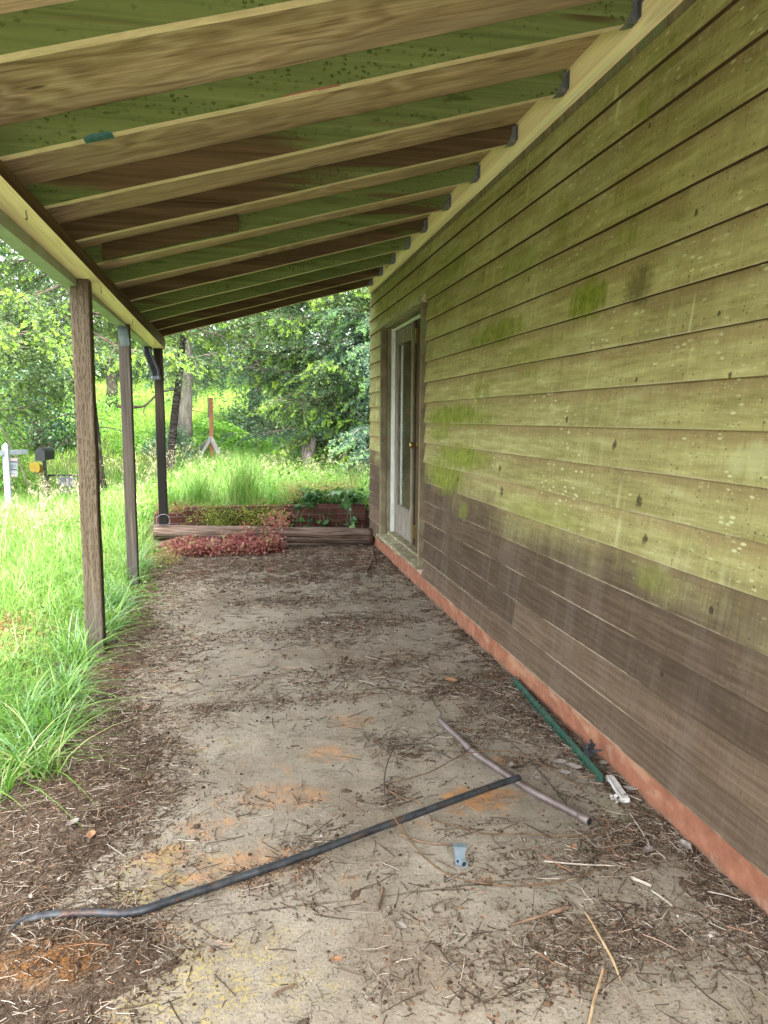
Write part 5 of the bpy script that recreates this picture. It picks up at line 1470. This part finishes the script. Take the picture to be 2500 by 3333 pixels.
g0 = float(terr(-3.63, 15))
mb = thing('mailbox', (-3.63, 15.0, g0), 'black arched mailbox on a thin dark post', 'mailbox')
MB().box(-3.66, -3.605, 14.97, 15.025, g0 - .1, .583).build('post', M['blackplastic'], mb)
b = MB(); vs = []
prof = [(-.083, 0), (.083, 0), (.083, .10)] + [(.083 * math.cos(a), .10 + .083 * math.sin(a)) for a in np.linspace(.2, math.pi - .2, 9)] + [(-.083, .10)]
ca, sa = math.cos(R(-8)), math.sin(R(-8))
for yv in (-.02, .46):
    for (px_, pz_) in prof:
        vs.append((-3.66 + px_ * ca - yv * sa, 14.86 + px_ * sa + yv * ca, .585 + pz_ * 1.28))
n = len(prof)
fs = [(k, (k + 1) % n, n + (k + 1) % n, n + k) for k in range(n)] + [tuple(range(n - 1, -1, -1)), tuple(range(n, 2 * n))]
b.add(vs, fs); b.build('box', M['blackplastic'], mb, bevel=.004)
b = MB(); vs = []
for yv in (-.032, -.0205):
    for (px_, pz_) in prof:
        vs.append((-3.66 + px_ * 1.06 * ca - yv * sa, 14.86 + px_ * 1.06 * sa + yv * ca, .578 + pz_ * 1.33))
b.add(vs, fs); b.build('door', M['blackplastic'], mb, bevel=.002)
nb_ = thing('newspaper_box', (-3.70, 14.9, .3), 'yellow plastic newspaper box fixed under the black mailbox', 'newspaper box')
vs = []
for yv in (0, .34):
    for (px_, pz_) in ((-.10, .0), (-.06, -.05), (.07, -.05), (.09, .0), (.09, .13), (-.10, .13)):
        k = .62 if yv else 1
        vs.append((-3.745 + px_ * k * ca - yv * sa * .9, 14.75 + px_ * k * sa + yv * ca, .42 + pz_ * k - yv * .32))
MB().add(vs, [(5, 4, 3, 2, 1, 0), (6, 7, 8, 9, 10, 11)] + [(k, (k + 1) % 6, 6 + (k + 1) % 6, 6 + k) for k in range(6)]).build('holder', M['yellow'], nb_, bevel=.006)
MB().obox((-3.66, 14.955, .36), (.05, .04, .05)).build('clamp', M['blackplastic'], nb_, bevel=.004)
gt = thing('metal_gate', (-3.2, 15.1, g0), 'low dark pipe gate with two grey sheets wired to it beside the mailbox', 'gate')
b = MB()
b.tube([(-3.60, 15.08, g0), (-3.60, 15.08, .29)], .014, 8).tube([(-2.72, 15.1, g0), (-2.72, 15.1, .28)], .016, 8)
b.tube([(-3.60, 15.08, .285), (-3.1, 15.09, .28), (-2.72, 15.1, .27)], .016, 8)
b.build('frame', M['blackplastic'], gt, smooth=True)
MB().obox((-3.265, 15.075, .155), (.30, .008, .19), (0, R(2), R(4))).build('sheet', M['greysheet'], gt)
MB().obox((-3.255, 15.06, -.09), (.34, .008, .20), (0, R(-3), R(4))).build('sheet', M['greysheet'], gt)
b = MB()
for i in range(14):
    xv = -3.58 + i * .063
    b.tube([(xv, 15.085, .28), (xv + .03, 15.085, g0)], .0015, 4)
b.build('wire_mesh', M['steel'], gt)

g0 = float(terr(-.58, 16.5))
cp = thing('fence_post', (-.58, 16.5, g0), 'orange cedar corner post with grey wooden braces leaning on it', 'fence post')
MB().beam((-.585, 16.5, g0 - .1), (-.575, 16.5, 1.83), .088, .088, up=(0, 1, 0)).build('upright', M['orangewood'], cp, bevel=.004)
MB().box(-.645, -.622, 16.44, 16.47, 1.40, 1.90).build('side_strip', M['zinc'], cp)
for (e, wd) in (((-1.34, 17.3, .44), .055), ((-1.03, 15.7, .30), .055), ((-.10, 15.6, .27), .085)):
    MB().beam((-.60, 16.45, .97), (e[0], e[1], e[2] - .15), wd, .05, up=(0, 1, .2)).build('brace', M['greywood'], cp, bevel=.003)
# stump
g0 = float(terr(1.2, 13))
su = thing('stump', (1.2, 13, g0), 'old broken tree stump with a dark hollow near the big spruce', 'stump')
rr = random.Random(9); n = 20; vs, fs = [], []
prof = [(-.1, .165), (.12, .135), (.3, .12), (.45, .118), (.55, .115)]
for i, (zz, rd) in enumerate(prof):
    for k in range(n):
        a = 6.283 * k / n
        q = rd * (1 + .12 * math.sin(3 * a + i * .3) + rr.uniform(-.05, .05))
        top = (rr.uniform(-.10, .12) + .10 * math.sin(a + .5)) if i == len(prof) - 1 else 0
        vs.append((1.2 + math.cos(a) * q, 13 + math.sin(a) * q, g0 + zz * 1.15 + top))
for i in range(len(prof) - 1):
    for k in range(n):
        k2 = (k + 1) % n
        fs.append((i * n + k, i * n + k2, (i + 1) * n + k2, (i + 1) * n + k))
vs.append((1.2, 13, g0 + .30)); fs += [((len(prof) - 1) * n + k, (len(prof) - 1) * n + (k + 1) % n, len(vs) - 1) for k in range(n)]
MB().add(vs, fs).build('bole', M['stump'], su, smooth=False)
hl = []
for k in range(12):
    a = 6.283 * k / 12
    hl.append((1.19 + .045 * math.cos(a) * rr.uniform(.8, 1.2), 12.872, g0 + .33 + .07 * math.sin(a) * rr.uniform(.8, 1.2)))
hl += [(p[0], 12.93, p[2]) for p in hl]
MB().add(hl, [tuple(range(12)), tuple(range(23, 11, -1))] + [(k, 12 + k, 12 + (k + 1) % 12, (k + 1) % 12) for k in range(12)]).build('hollow', M['hole'], su)
# garden hose lying in the grass
pts = spline([(-.1, 11.2, .42), (.31, 11.0, .40), (.62, 10.95, .385), (.95, 11.0, .39), (1.6, 11.2, .36)], 6)
tag(MB().tube(pts, .012, 8).build('garden_hose', M['blackplastic'], smooth=True), 'dark hose lying across the grass behind the planter', 'hose')
# floodlight on a thin pole
g0 = float(terr(-3.95, 20))
fl = thing('yard_light', (-3.95, 20, g0), 'white slanted yard light on a pole behind the nearest porch post', 'yard light')
MB().tube([(-3.9, 20, g0 - .1), (-3.9, 20, 2.22)], .035, 8).build('pole', M['greywood'], fl, smooth=True)
MB().beam((-4.37, 20, 2.53), (-4.13, 20, 2.36), .10, .075).build('lamp_head', M['white'], fl, bevel=.01)
MB().beam((-4.13, 20, 2.36), (-3.90, 20, 2.21), .12, .09).build('arm', M['white'], fl, bevel=.015)
MB().obox((-4.21, 20, 2.47), (.10, .06, .05), (0, R(35), 0)).build('sensor', M['white'], fl, bevel=.004)
tag(MB().tube(spline([(-4.25, 14.1, 1.40), (-4.10, 14.05, 1.24), (-3.97, 14.0, 1.02), (-3.80, 13.95, .62), (-3.45, 13.8, -.3)], 3), .013, 6, wob=.15).build('dead_branch', M['twig']), 'pale dead branch standing slanted in the grass behind the white sign post', 'branch')

# ================================================================== LITTER ON THE PATIO
def floor_z(x, y):
    d = soil_depth(np.asarray(x, float), np.asarray(y, float))
    return np.where(d > .0015, d, 0) + .0015

SPOTS = [(.95, 1.72, .24, .13, 1.0), (1.25, 2.12, .16, .10, 1.2), (.75, 1.62, .25, .12, .8), (1.30, 1.62, .16, .16, .8), (1.1, 2.0, .2, .1, .6), (.9, 2.1, .12, .07, .5),
         (.45, 1.75, .2, .1, .45), (1.15, 2.72, .10, .10, .5), (1.3, 3.2, .10, .5, .8), (.62, 2.9, .10, .10, .6), (.55, 2.55, .08, .08, .6), (-.1, 3.55, .25, .06, .8), (1.1, 3.55, .25, .14, .9),
         (.95, 4.1, .30, .12, 1.0), (.2, 4.7, .5, .12, .8), (.9, 4.9, .4, .2, 1.0), (.5, 5.6, .6, .2, .9), (-.35, 4.4, .15, .5, .6), (.25, 2.35, .15, .10, .4), (.15, 2.15, .12, .06, .4), (1.38, 2.6, .05, .4, 1.0), (1.4, 1.9, .05, .3, .9)]
def litter(x, y):
    n = fbm(x * 5.5 + 60, y * 7 + 22, 4); n2 = fbm(x * 1.6 + 6, y * 2.4 + 2, 3)
    e = edge_x(y)
    d = .10 + .9 * sstep(.52, .72, n) * .5 + .35 * sstep(.5, .7, n2)
    for (cx, cy, rx, ry, k) in SPOTS:
        d = d + k * np.exp(-((x - cx) / rx) ** 2 - ((y - cy) / ry) ** 2)
    d = d + .45 * sstep(.10, -.30, x - e) + .35 * np.exp(-((x - e - .02) / .14) ** 2) + .6 * sstep(5.4, 7.2, y) + .45 * sstep(.14, .0, 1.45 - x)
    bare = np.exp(-((x - .15) / .4) ** 2 - ((y - 3.0) / .5) ** 2) + np.exp(-((x - .1) / .5) ** 2 - ((y - 1.75) / .15) ** 2) * .6 + np.exp(-((x - .3) / .5) ** 2 - ((y - 4.15) / .2) ** 2)
    return np.clip(d * (1 - .75 * np.clip(bare, 0, 1)), .02, 1.6)

def scatter(n, x0, x1, y0, y1, power=1.0, ybias=1.0):
    X, Y = [], []
    while sum(len(a) for a in X) < n:
        x = RNG.uniform(x0, x1, n * 2); y = y0 + (y1 - y0) * RNG.random(n * 2) ** ybias
        k = RNG.random(n * 2) < (litter(x, y) / 1.6) ** power
        X.append(x[k]); Y.append(y[k])
    return np.concatenate(X)[:n], np.concatenate(Y)[:n]

def straws(x, y, L, r, flat=.12, rng=RNG):
    """three sided, slightly bent stalks"""
    n = len(x)
    az = rng.uniform(0, 6.283, n); tl = np.abs(rng.normal(0, flat, n))
    d = np.stack([np.cos(az), np.sin(az), tl * .5], 1)
    side = np.stack([-np.sin(az), np.cos(az), np.zeros(n)], 1); up = np.array([0, 0, 1.0])
    c = np.stack([x, y, floor_z(x, y) + r * .9], 1)
    bend = rng.normal(0, .10, n)
    V = []
    for t in (0, .5, 1):
        p = c + d * (L * t)[:, None] + side * (L * bend * (4 * t * (1 - t)) * .6)[:, None]
        for a in (0, 2.094, 4.189):
            V.append(p + side * (r * np.cos(a))[:, None] + up * (r * np.sin(a))[:, None])
    V = np.stack(V, 1)
    q = []
    for s in (0, 3):
        for k in range(3):
            k2 = (k + 1) % 3
            q.append((s + k, s + k2, s + 3 + k2, s + 3 + k))
    q = np.array(q)[None] + (np.arange(n) * 9)[:, None, None]
    return V.reshape(-1, 3), q.reshape(-1, 4)
pr = []
x, y = scatter(15500, -1.0, 1.44, .6, 3.6, 1.9)
pr.append(straws(x, y, RNG.gamma(2.2, .0125, len(x)) + .009, RNG.uniform(.0006, .0016, len(x))))
x, y = scatter(1100, -.9, 1.42, .8, 4.5, 1.3)
pr.append(straws(x, y, RNG.uniform(.05, .13, len(x)), RNG.uniform(.0009, .0019, len(x))))
x, y = scatter(15000, -1.0, 1.44, 3.4, 7.95, 1.4)
pr.append(straws(x, y, RNG.gamma(2.2, .017, len(x)) + .012, RNG.uniform(.0008, .0018, len(x))))
x = RNG.uniform(-1.1, -.2, 26000); y = RNG.uniform(1.2, 5.2, 26000); k_ = x < edge_x(y) + .12 * RNG.random(26000)
x, y = x[k_][:12000], y[k_][:12000]
pr.append(straws(x, y, RNG.gamma(2.2, .007, len(x)) + .008, RNG.uniform(.0006, .0016, len(x)), .25))
v, q = merge(pr)
tag(np_mesh('straw_litter', v, q, M['straw'], smooth=True), 'dry straw and spruce needles strewn over the patio', 'litter', kind='stuff')
# crumbs of rotted needles and grit: small irregular octahedra
def crumbs(x, y, s, rng=RNG):
    n = len(x); z = floor_z(x, y)
    base = np.array([(1, 0, 0), (0, 1, 0), (-1, 0, 0), (0, -1, 0), (0, 0, .8), (0, 0, -.5)], float)
    V = base[None] * rng.uniform(.55, 1.3, (n, 6, 1)) * s[:, None, None]
    a = rng.uniform(0, 6.28, n); c, sn = np.cos(a)[:, None], np.sin(a)[:, None]
    V = np.stack([V[..., 0] * c - V[..., 1] * sn, V[..., 0] * sn + V[..., 1] * c, V[..., 2]], -1) + np.stack([x, y, z], 1)[:, None]
    f = np.array([(0, 1, 4), (1, 2, 4), (2, 3, 4), (3, 0, 4), (1, 0, 5), (2, 1, 5), (3, 2, 5), (0, 3, 5)])
    F = f[None] + (np.arange(n) * 6)[:, None, None]
    return V.reshape(-1, 3), F.reshape(-1, 3)
pr = []
x, y = scatter(30000, -1.0, 1.44, .8, 3.6, 1.5)
pr.append(crumbs(x, y, RNG.gamma(2, .0011, len(x)) + .0008))
x, y = scatter(16000, -1.0, 1.44, 3.4, 7.95, 1.3)
pr.append(crumbs(x, y, RNG.gamma(2, .0017, len(x)) + .0014))
v, q = merge(pr)
tag(np_mesh('soil_crumbs', v, q, M['crumb'], tris=True), 'dark crumbs of rotted needles and grit on the patio', 'litter', kind='stuff')

# ================================================================== THINGS LYING ON THE PATIO
def lying(name, label, cat, pts, r, mat, group=None, seg=8, n=6, wob=0.0, taper=None, zoff=0.0):
    sp_ = spline([(p[0], p[1], (p[2] if len(p) > 2 else r) + zoff) for p in pts], n)
    rs = [r] * len(sp_)
    if taper: rs = list(np.interp(np.linspace(0, 1, len(sp_)), np.linspace(0, 1, len(taper)), [r * t for t in taper]))
    o = MB().tube(sp_, rs, seg, wob=wob).build(name, mat, None, smooth=True, origin=(pts[0][0], pts[0][1], 0))
    return tag(o, label, cat, group)

bp = thing('iron_pipe', (.2, 2.2, 0), 'long black iron pipe lying slantwise across the patio, bent at its left end', 'pipe')
pts = [(-.634, 1.984, .014), (-.617, 2.022, .016), (-.593, 2.037, .018), (-.534, 2.044, .018), (-.429, 2.039, .014), (-.345, 2.022, .013), (-.29, 2.028, .013), (-.204, 2.061, .013), (-.046, 2.119, .014), (.154, 2.19, .017), (.46, 2.308, .026), (.638, 2.375, .032), (.874, 2.463, .040), (1.026, 2.512, .046)]
MB().tube(spline(pts, 6), .0125, 14, cap=False).build('tube', M['pipe_black'], bp, smooth=True)
MB().tube([(-.632, 1.987, .014), (-.6345, 1.983, .014)], .0098, 12).build('bore', M['hole'], bp)
MB().tube([(1.020, 2.510, .0455), (1.0268, 2.5125, .0462)], .0098, 12).build('bore', M['hole'], bp)
pp = thing('brown_pipe', (1.03, 2.6, 0), 'brown metal pipe lying towards the wall under the end of the black pipe', 'pipe')
pts = [(.889, 3.155, .018), (.905, 3.04, .018), (.921, 2.94, .018), (.946, 2.794, .016), (.995, 2.642, .015), (1.035, 2.52, .015), (1.07, 2.429, .015), (1.134, 2.307, .015), (1.168, 2.228, .016)]
MB().tube(spline(pts, 6), .0145, 14).build('tube', M['pipe_brown'], pp, smooth=True)
MB().tube([(1.152, 2.265, .0155), (1.170, 2.224, .016)], .0158, 14).build('coupling', M['pipe_brown'], pp, smooth=True)
MB().tube([(1.1685, 2.2275, .016), (1.1712, 2.2215, .016)], .0118, 12).build('bore', M['hole'], pp)

def wire(label, pts, r, mat, n=6):
    rr = random.Random(len(pts))
    pts = [(p[0] + rr.uniform(-.004, .004), p[1] + rr.uniform(-.004, .004), p[2] if len(p) > 2 else .004) for p in pts]
    return lying('loose_wire', label, 'wire', pts, r, M[mat], 'loose wires on the patio', seg=6, n=n)
wire('rusty wire looping from the brown pipe end behind both pipes', [(1.175, 2.222, .012), (1.211, 2.231, .016), (1.235, 2.222, .018), (1.229, 2.201, .012), (1.187, 2.169, .006), (1.126, 2.159), (1.069, 2.167), (.935, 2.203), (.798, 2.237), (.736, 2.274), (.65, 2.35, .008), (.60, 2.42, .045), (.576, 2.473, .02), (.521, 2.586, .01), (.551, 2.625, .01), (.715, 2.662, .02), (.855, 2.74, .035), (.962, 2.755, .044), (1.095, 2.751, .03), (1.182, 2.666, .012), (1.235, 2.572), (1.265, 2.476)], .0022, 'rustwire')
wire('rusty wire in a wide arc passing in front of the grey plastic fitting', [(1.229, 2.20, .014), (1.203, 2.161, .006), (1.182, 2.098), (1.126, 2.014), (1.044, 1.966), (.918, 1.94), (.81, 1.949), (.709, 1.976), (.634, 2.018), (.571, 2.11), (.532, 2.235, .01), (.498, 2.345, .045), (.500, 2.42, .02), (.506, 2.536, .012)], .0022, 'rustwire')
wire('dark wire in a tight arch left of the pipes, far side of the black pipe', [(.501, 2.495, .012), (.524, 2.633, .03), (.568, 2.763, .04), (.634, 2.89, .03), (.712, 2.922, .02), (.777, 2.898, .01), (.84, 2.797, .004)], .0022, 'darkwire')
wire('dark wire arching over the brown pipe towards the wall', [(.86, 2.79, .006), (.903, 2.807, .02), (.965, 2.845, .045), (1.008, 2.878, .04), (1.085, 2.888, .025), (1.136, 2.855, .015), (1.148, 2.73), (1.153, 2.576), (1.155, 2.428), (1.152, 2.343)], .0020, 'darkwire')
wire('thin dark wire leaving the far end of the brown pipe', [(.895, 3.150, .02), (.908, 3.184, .014), (.928, 3.278, .008), (.918, 3.368), (.938, 3.489), (.985, 3.597), (1.061, 3.643), (1.214, 3.601)], .0019, 'darkwire')

# green metal fence stake along the wall, wrapped with barbed wire
stk = thing('metal_stake', (1.40, 3.0, 0), 'green metal stake lying along the foot of the wall, wrapped in dark wire', 'stake')
A, B = Vector((1.424, 3.60, .0)), Vector((1.363, 2.50, .0))
dv = (B - A).normalized(); sv = Vector((-dv.y, dv.x, 0))
if sv.x > 0: sv = -sv
b = MB()
def bar(o0, o1, z0, z1):
    v = [A + sv * o0, A + sv * o1, B + sv * o1, B + sv * o0]
    b.add([(p.x, p.y, z0) for p in v] + [(p.x, p.y, z1) for p in v], [(0, 1, 2, 3), (7, 6, 5, 4), (0, 4, 5, 1), (1, 5, 6, 2), (2, 6, 7, 3), (3, 7, 4, 0)])
bar(-.017, .017, .004, .008); bar(-.003, .003, .008, .036)
for i in range(20):
    c = A + dv * (.03 + i * .054)
    b.obox((c.x + sv.x * .011, c.y + sv.y * .011, .011), (.008, .012, .007), (0, 0, math.atan2(dv.y, dv.x)))
b.build('rail', M['greenpaint'], stk)
pts = []
for i in range(150):
    t = i / 149; a = t * 2 * math.pi * 13
    c = A + dv * (t * 1.09)
    rw = .021 + .008 * math.sin(a * 3.3)
    pts.append((c.x + sv.x * math.cos(a) * rw, c.y + sv.y * math.cos(a) * rw, .024 + .019 * math.sin(a)))
MB().tube(pts, .0014, 5).build('wrapped_wire', M['darkwire'], stk, smooth=True)
wb = thing('painted_strip', (1.37, 2.4, 0), 'short wooden strip in flaking white paint at the near end of the green stake', 'wood strip')
b = MB()
b.beam((1.402, 2.515, .012), (1.372, 2.335, .012), .030, .018, up=(0, 0, 1)); b.build('lath', M['whitepaint'], wb, bevel=.002)
MB().beam((1.384, 2.50, .0235), (1.357, 2.345, .0235), .006, .004).build('edge_bead', M['whitepaint'], wb)
rr = random.Random(8); b = MB()
for i in range(12):
    c = (1.345 + rr.uniform(-.012, .012), 2.352 + rr.uniform(-.025, .03), .006 + rr.uniform(0, .012))
    b.obox(c, (.016, .012, .002), (rr.uniform(-1, 1), rr.uniform(-1, 1), rr.uniform(0, 6)))
b.build('paint_flakes', M['whitepaint'], wb)
cl = thing('black_clip', (1.385, 2.655, .03), 'small black plastic insulator clipped on the green stake', 'clip')
b = MB()
b.obox((1.385, 2.655, .052), (.034, .030, .036), (0, R(-8), R(8))).obox((1.385, 2.655, .076), (.048, .016, .014), (0, R(-8), R(8))).obox((1.368, 2.640, .084), (.010, .012, .022), (0, R(12), 0)).obox((1.399, 2.668, .086), (.010, .012, .024), (0, R(-14), 0))
b.build('body', M['blackplastic'], cl, bevel=.003)
MB().obox((1.400, 2.640, .062), (.060, .006, .008), (0, R(-14), R(-30))).build('lever', M['blackplastic'], cl, bevel=.001)

# grey plastic fitting with a round socket and a flared hood
ft = thing('plastic_fitting', (.665, 2.09, 0), 'small blue grey plastic fitting with a round socket and flared hood lying on the patio', 'fitting')
ft_scale = .74
def ring(b, c, ax, r0, r1, l, n=18):
    ax = Vector(ax).normalized(); u = ax.cross(Vector((0, 0, 1))).normalized(); w_ = ax.cross(u)
    vs = []
    for (r_, q) in ((r0, 0), (r1, 0), (r1, l), (r0, l)):
        for k in range(n):
            a = 6.2832 * k / n
            vs.append(Vector(c) + (u * math.cos(a) + w_ * math.sin(a)) * r_ - ax * q)
    fs = []
    for s_ in range(4):
        s2 = (s_ + 1) % 4
        for k in range(n):
            k2 = (k + 1) % n
            fs.append((s_ * n + k, s2 * n + k, s2 * n + k2, s_ * n + k2))
    b.add(vs, fs)
b = MB()
b.add([(.640, 2.082, .001), (.684, 2.075, .001), (.690, 2.112, .001), (.646, 2.119, .001), (.642, 2.086, .034), (.682, 2.079, .034), (.687, 2.110, .034), (.648, 2.116, .034)],
      [(0, 3, 2, 1), (4, 5, 6, 7), (0, 1, 5, 4), (1, 2, 6, 5), (2, 3, 7, 6), (3, 0, 4, 7)])
b.build('body', M['greyplastic'], ft, bevel=.003)
b = MB(); ring(b, (.672, 2.058, .0185), (.15, -1, .18), .0115, .0165, .030); b.build('socket', M['greyplastic'], ft, smooth=False)
MB().tube([(.6725, 2.066, .0172), (.6735, 2.070, .0168)], .0118, 14).build('bore', M['hole'], ft)
MB().tube([(.6505, 2.0855, .021), (.6495, 2.079, .0215)], .0055, 10).build('screw_hole', M['hole'], ft)
b = MB()   # flared hood leaning back
h0 = [(.643, 2.092, .034), (.681, 2.086, .034), (.684, 2.112, .034), (.648, 2.117, .034)]
h1 = [(.634, 2.094, .080), (.691, 2.084, .077), (.695, 2.122, .074), (.639, 2.130, .077)]
b.add(h0 + h1, [(0, 1, 5, 4), (1, 2, 6, 5), (2, 3, 7, 6), (3, 0, 4, 7), (4, 5, 6, 7)])
b.build('hood', M['greyplastic'], ft, bevel=.002)
MB().obox((.658, 2.0905, .074), (.016, .004, .005), (0, 0, R(-8))).build('latch', M['greyplastic'], ft)
ft.scale = (ft_scale,) * 3

S = 'sticks lying on the patio'
lying('stick', 'knobbly brown stick lying crosswise in the straw near the wall', 'stick', [(.719, 1.785, .006), (.77, 1.792, .009), (.823, 1.803, .009), (.88, 1.815, .010), (.905, 1.822, .010)], .0052, M['stickdark'], S, 7, 5, .12, (.6, .8, .9, 1.5, 1.2))
lying('stick', 'long pale curved stick pointing from the knobbly brown stick towards the viewer', 'stick', [(.945, 1.802, .005), (.944, 1.76, .007), (.941, 1.729, .006), (.936, 1.675, .007), (.930, 1.606, .005), (.916, 1.544, .005)], .0036, M['stick'], S, 7, 5, .15, (.7, .9, 1, 1.1, 1.2, .6))
lying('stick', 'straight tan stick at the bottom edge of the photo', 'stick', [(.896, 1.592, .005), (.86, 1.545, .006), (.824, 1.5, .006), (.777, 1.435, .005), (.75, 1.40, .005)], .0036, M['stick'], S, 7, 5, .1)
lying('stick', 'thin pale stalk lying parallel to the wire arc', 'stick', [(.928, 2.05, .005), (1.036, 2.011, .006), (1.142, 1.986, .005)], .0026, M['paleold'], S, 6, 5, .1)
lying('stick', 'short thick bleached chip of wood near the wall', 'stick', [(1.158, 1.922, .005), (1.175, 1.90, .006), (1.198, 1.872, .005)], .0055, M['paleold'], S, 5, 4, .2)
lying('stick', 'bleached straight stick just below the bleached chip', 'stick', [(1.187, 1.854, .004), (1.197, 1.82, .005), (1.208, 1.778, .004)], .0034, M['paleold'], S, 6, 4, .1)
lying('stick', 'reddish brown twig beyond the grey plastic fitting', 'stick', [(.505, 2.29, .005), (.563, 2.23, .007), (.627, 2.202, .006), (.694, 2.188, .005)], .0032, M['stickdark'], S, 6, 5, .12)
lying('stick', 'short dark twig in the bare middle of the concrete', 'stick', [(.399, 2.011, .005), (.385, 1.965, .006), (.365, 1.916, .005)], .0042, M['stickdark'], S, 6, 4, .2)
lying('stick', 'short brown twig near the yellow lichen stain', 'stick', [(.055, 1.654, .004), (.085, 1.668, .006), (.112, 1.681, .004)], .0034, M['stickdark'], S, 6, 4, .2)
lying('stick', 'pale straight stalk leaning out from the straw pile beside the brown pipe end', 'stick', [(1.349, 2.27, .006), (1.33, 2.17, .008), (1.312, 2.077, .005)], .0026, M['paleold'], S, 6, 4, .1)
tw = thing('dead_twig', (1.2, 7.0, 0), 'forked dead twig lying on the dark litter in front of the log', 'twig')
MB().tube(spline([(1.383, 7.737, .02), (1.32, 7.3, .035), (1.241, 6.958, .03), (1.18, 6.72, .02), (1.123, 6.525, .015), (1.114, 6.388, .012)], 4), .007, 6, wob=.15).build('stem', M['stickdark'], tw, smooth=True)
MB().tube(spline([(1.19, 6.75, .02), (1.10, 6.62, .03), (1.02, 6.60, .02)], 4), .005, 6, wob=.15).build('fork', M['stickdark'], tw, smooth=True)

def dryleaf(label, x, y, L, mat, seed, curl=1.0, group='dry curled leaves on the patio'):
    r = random.Random(seed); a = r.uniform(0, 6.28); V, F = [], []
    nu, nv = 7, 5
    for i in range(nu):
        t = i / (nu - 1); wv = L * .30 * math.sin(math.pi * (t * .92 + .05)) * (1 + r.uniform(-.15, .15))
        for j in range(nv):
            s = j / (nv - 1) * 2 - 1
            u = (t - .5) * L; v_ = s * wv
            z = .004 + curl * (abs(s) ** 1.5 * wv * .7 + .35 * L * (2 * t - 1) ** 2 * .5) + r.uniform(0, .06) * L
            V.append((u * math.cos(a) - v_ * math.sin(a), u * math.sin(a) + v_ * math.cos(a), z))
    for i in range(nu - 1):
        for j in range(nv - 1):
            k = i * nv + j; F.append((k, k + 1, k + nv + 1, k + nv))
    o = MB().add(V, F).build('dry_leaf', M[mat], None, smooth=True)
    o.location = (x, y, float(floor_z(x, y)))
    sm = o.modifiers.new('thick', 'SOLIDIFY'); sm.thickness = .0008
    return tag(o, label, 'leaf', group)
DL = [('grey curled leaf between the brown pipe and the green stake, left of a pair', 1.262, 2.665, .06, 'dryleaf'), ('grey curled leaf between the brown pipe and the green stake, right of a pair', 1.30, 2.615, .065, 'dryleaf'),
      ('pale crumpled leaf touching the brown pipe beyond the black pipe end', 1.052, 2.675, .05, 'dryleaf'), ('crumpled leaf just right of where the two pipes meet', 1.117, 2.556, .042, 'dryleaf'),
      ('grey leaf leaning on the red foundation beside the flaking white strip', 1.425, 2.40, .055, 'dryleaf'), ('grey curled leaf nearest the wall at the right edge of the litter', 1.415, 2.033, .055, 'dryleaf'),
      ('brown flat leaf beside the thin dark wire in the distance', 1.091, 3.658, .075, 'dryleafbrown'), ('dark crumpled leaf alone on the bare concrete in the foreground', .416, 1.831, .036, 'dryleaf'),
      ('round brown cone scale inside the wire arc', 1.055, 2.10, .03, 'dryleafbrown'), ('grey leaf at the green stain close to the wall', 1.285, 2.035, .05, 'dryleaf'),
      ('curled leaf behind the green stake by the black insulator', 1.435, 2.62, .05, 'dryleaf'), ('tan oval leaf lying in the dark mould by the grass edge', -.505, 2.437, .05, 'dryleafbrown'),
      ('small reddish leaf on the concrete near the bottom of the photo', .224, 1.738, .034, 'dryleafbrown'), ('pale grey leaf in the mould nearer the grass', -.575, 2.50, .05, 'dryleaf'),
      ('grey lump of leaf between the green stake and the straw', 1.24, 2.58, .05, 'dryleaf')]
for i, (lb, xv, yv, L, mt) in enumerate(DL): dryleaf(lb, xv, yv, L, mt, 40 + i)
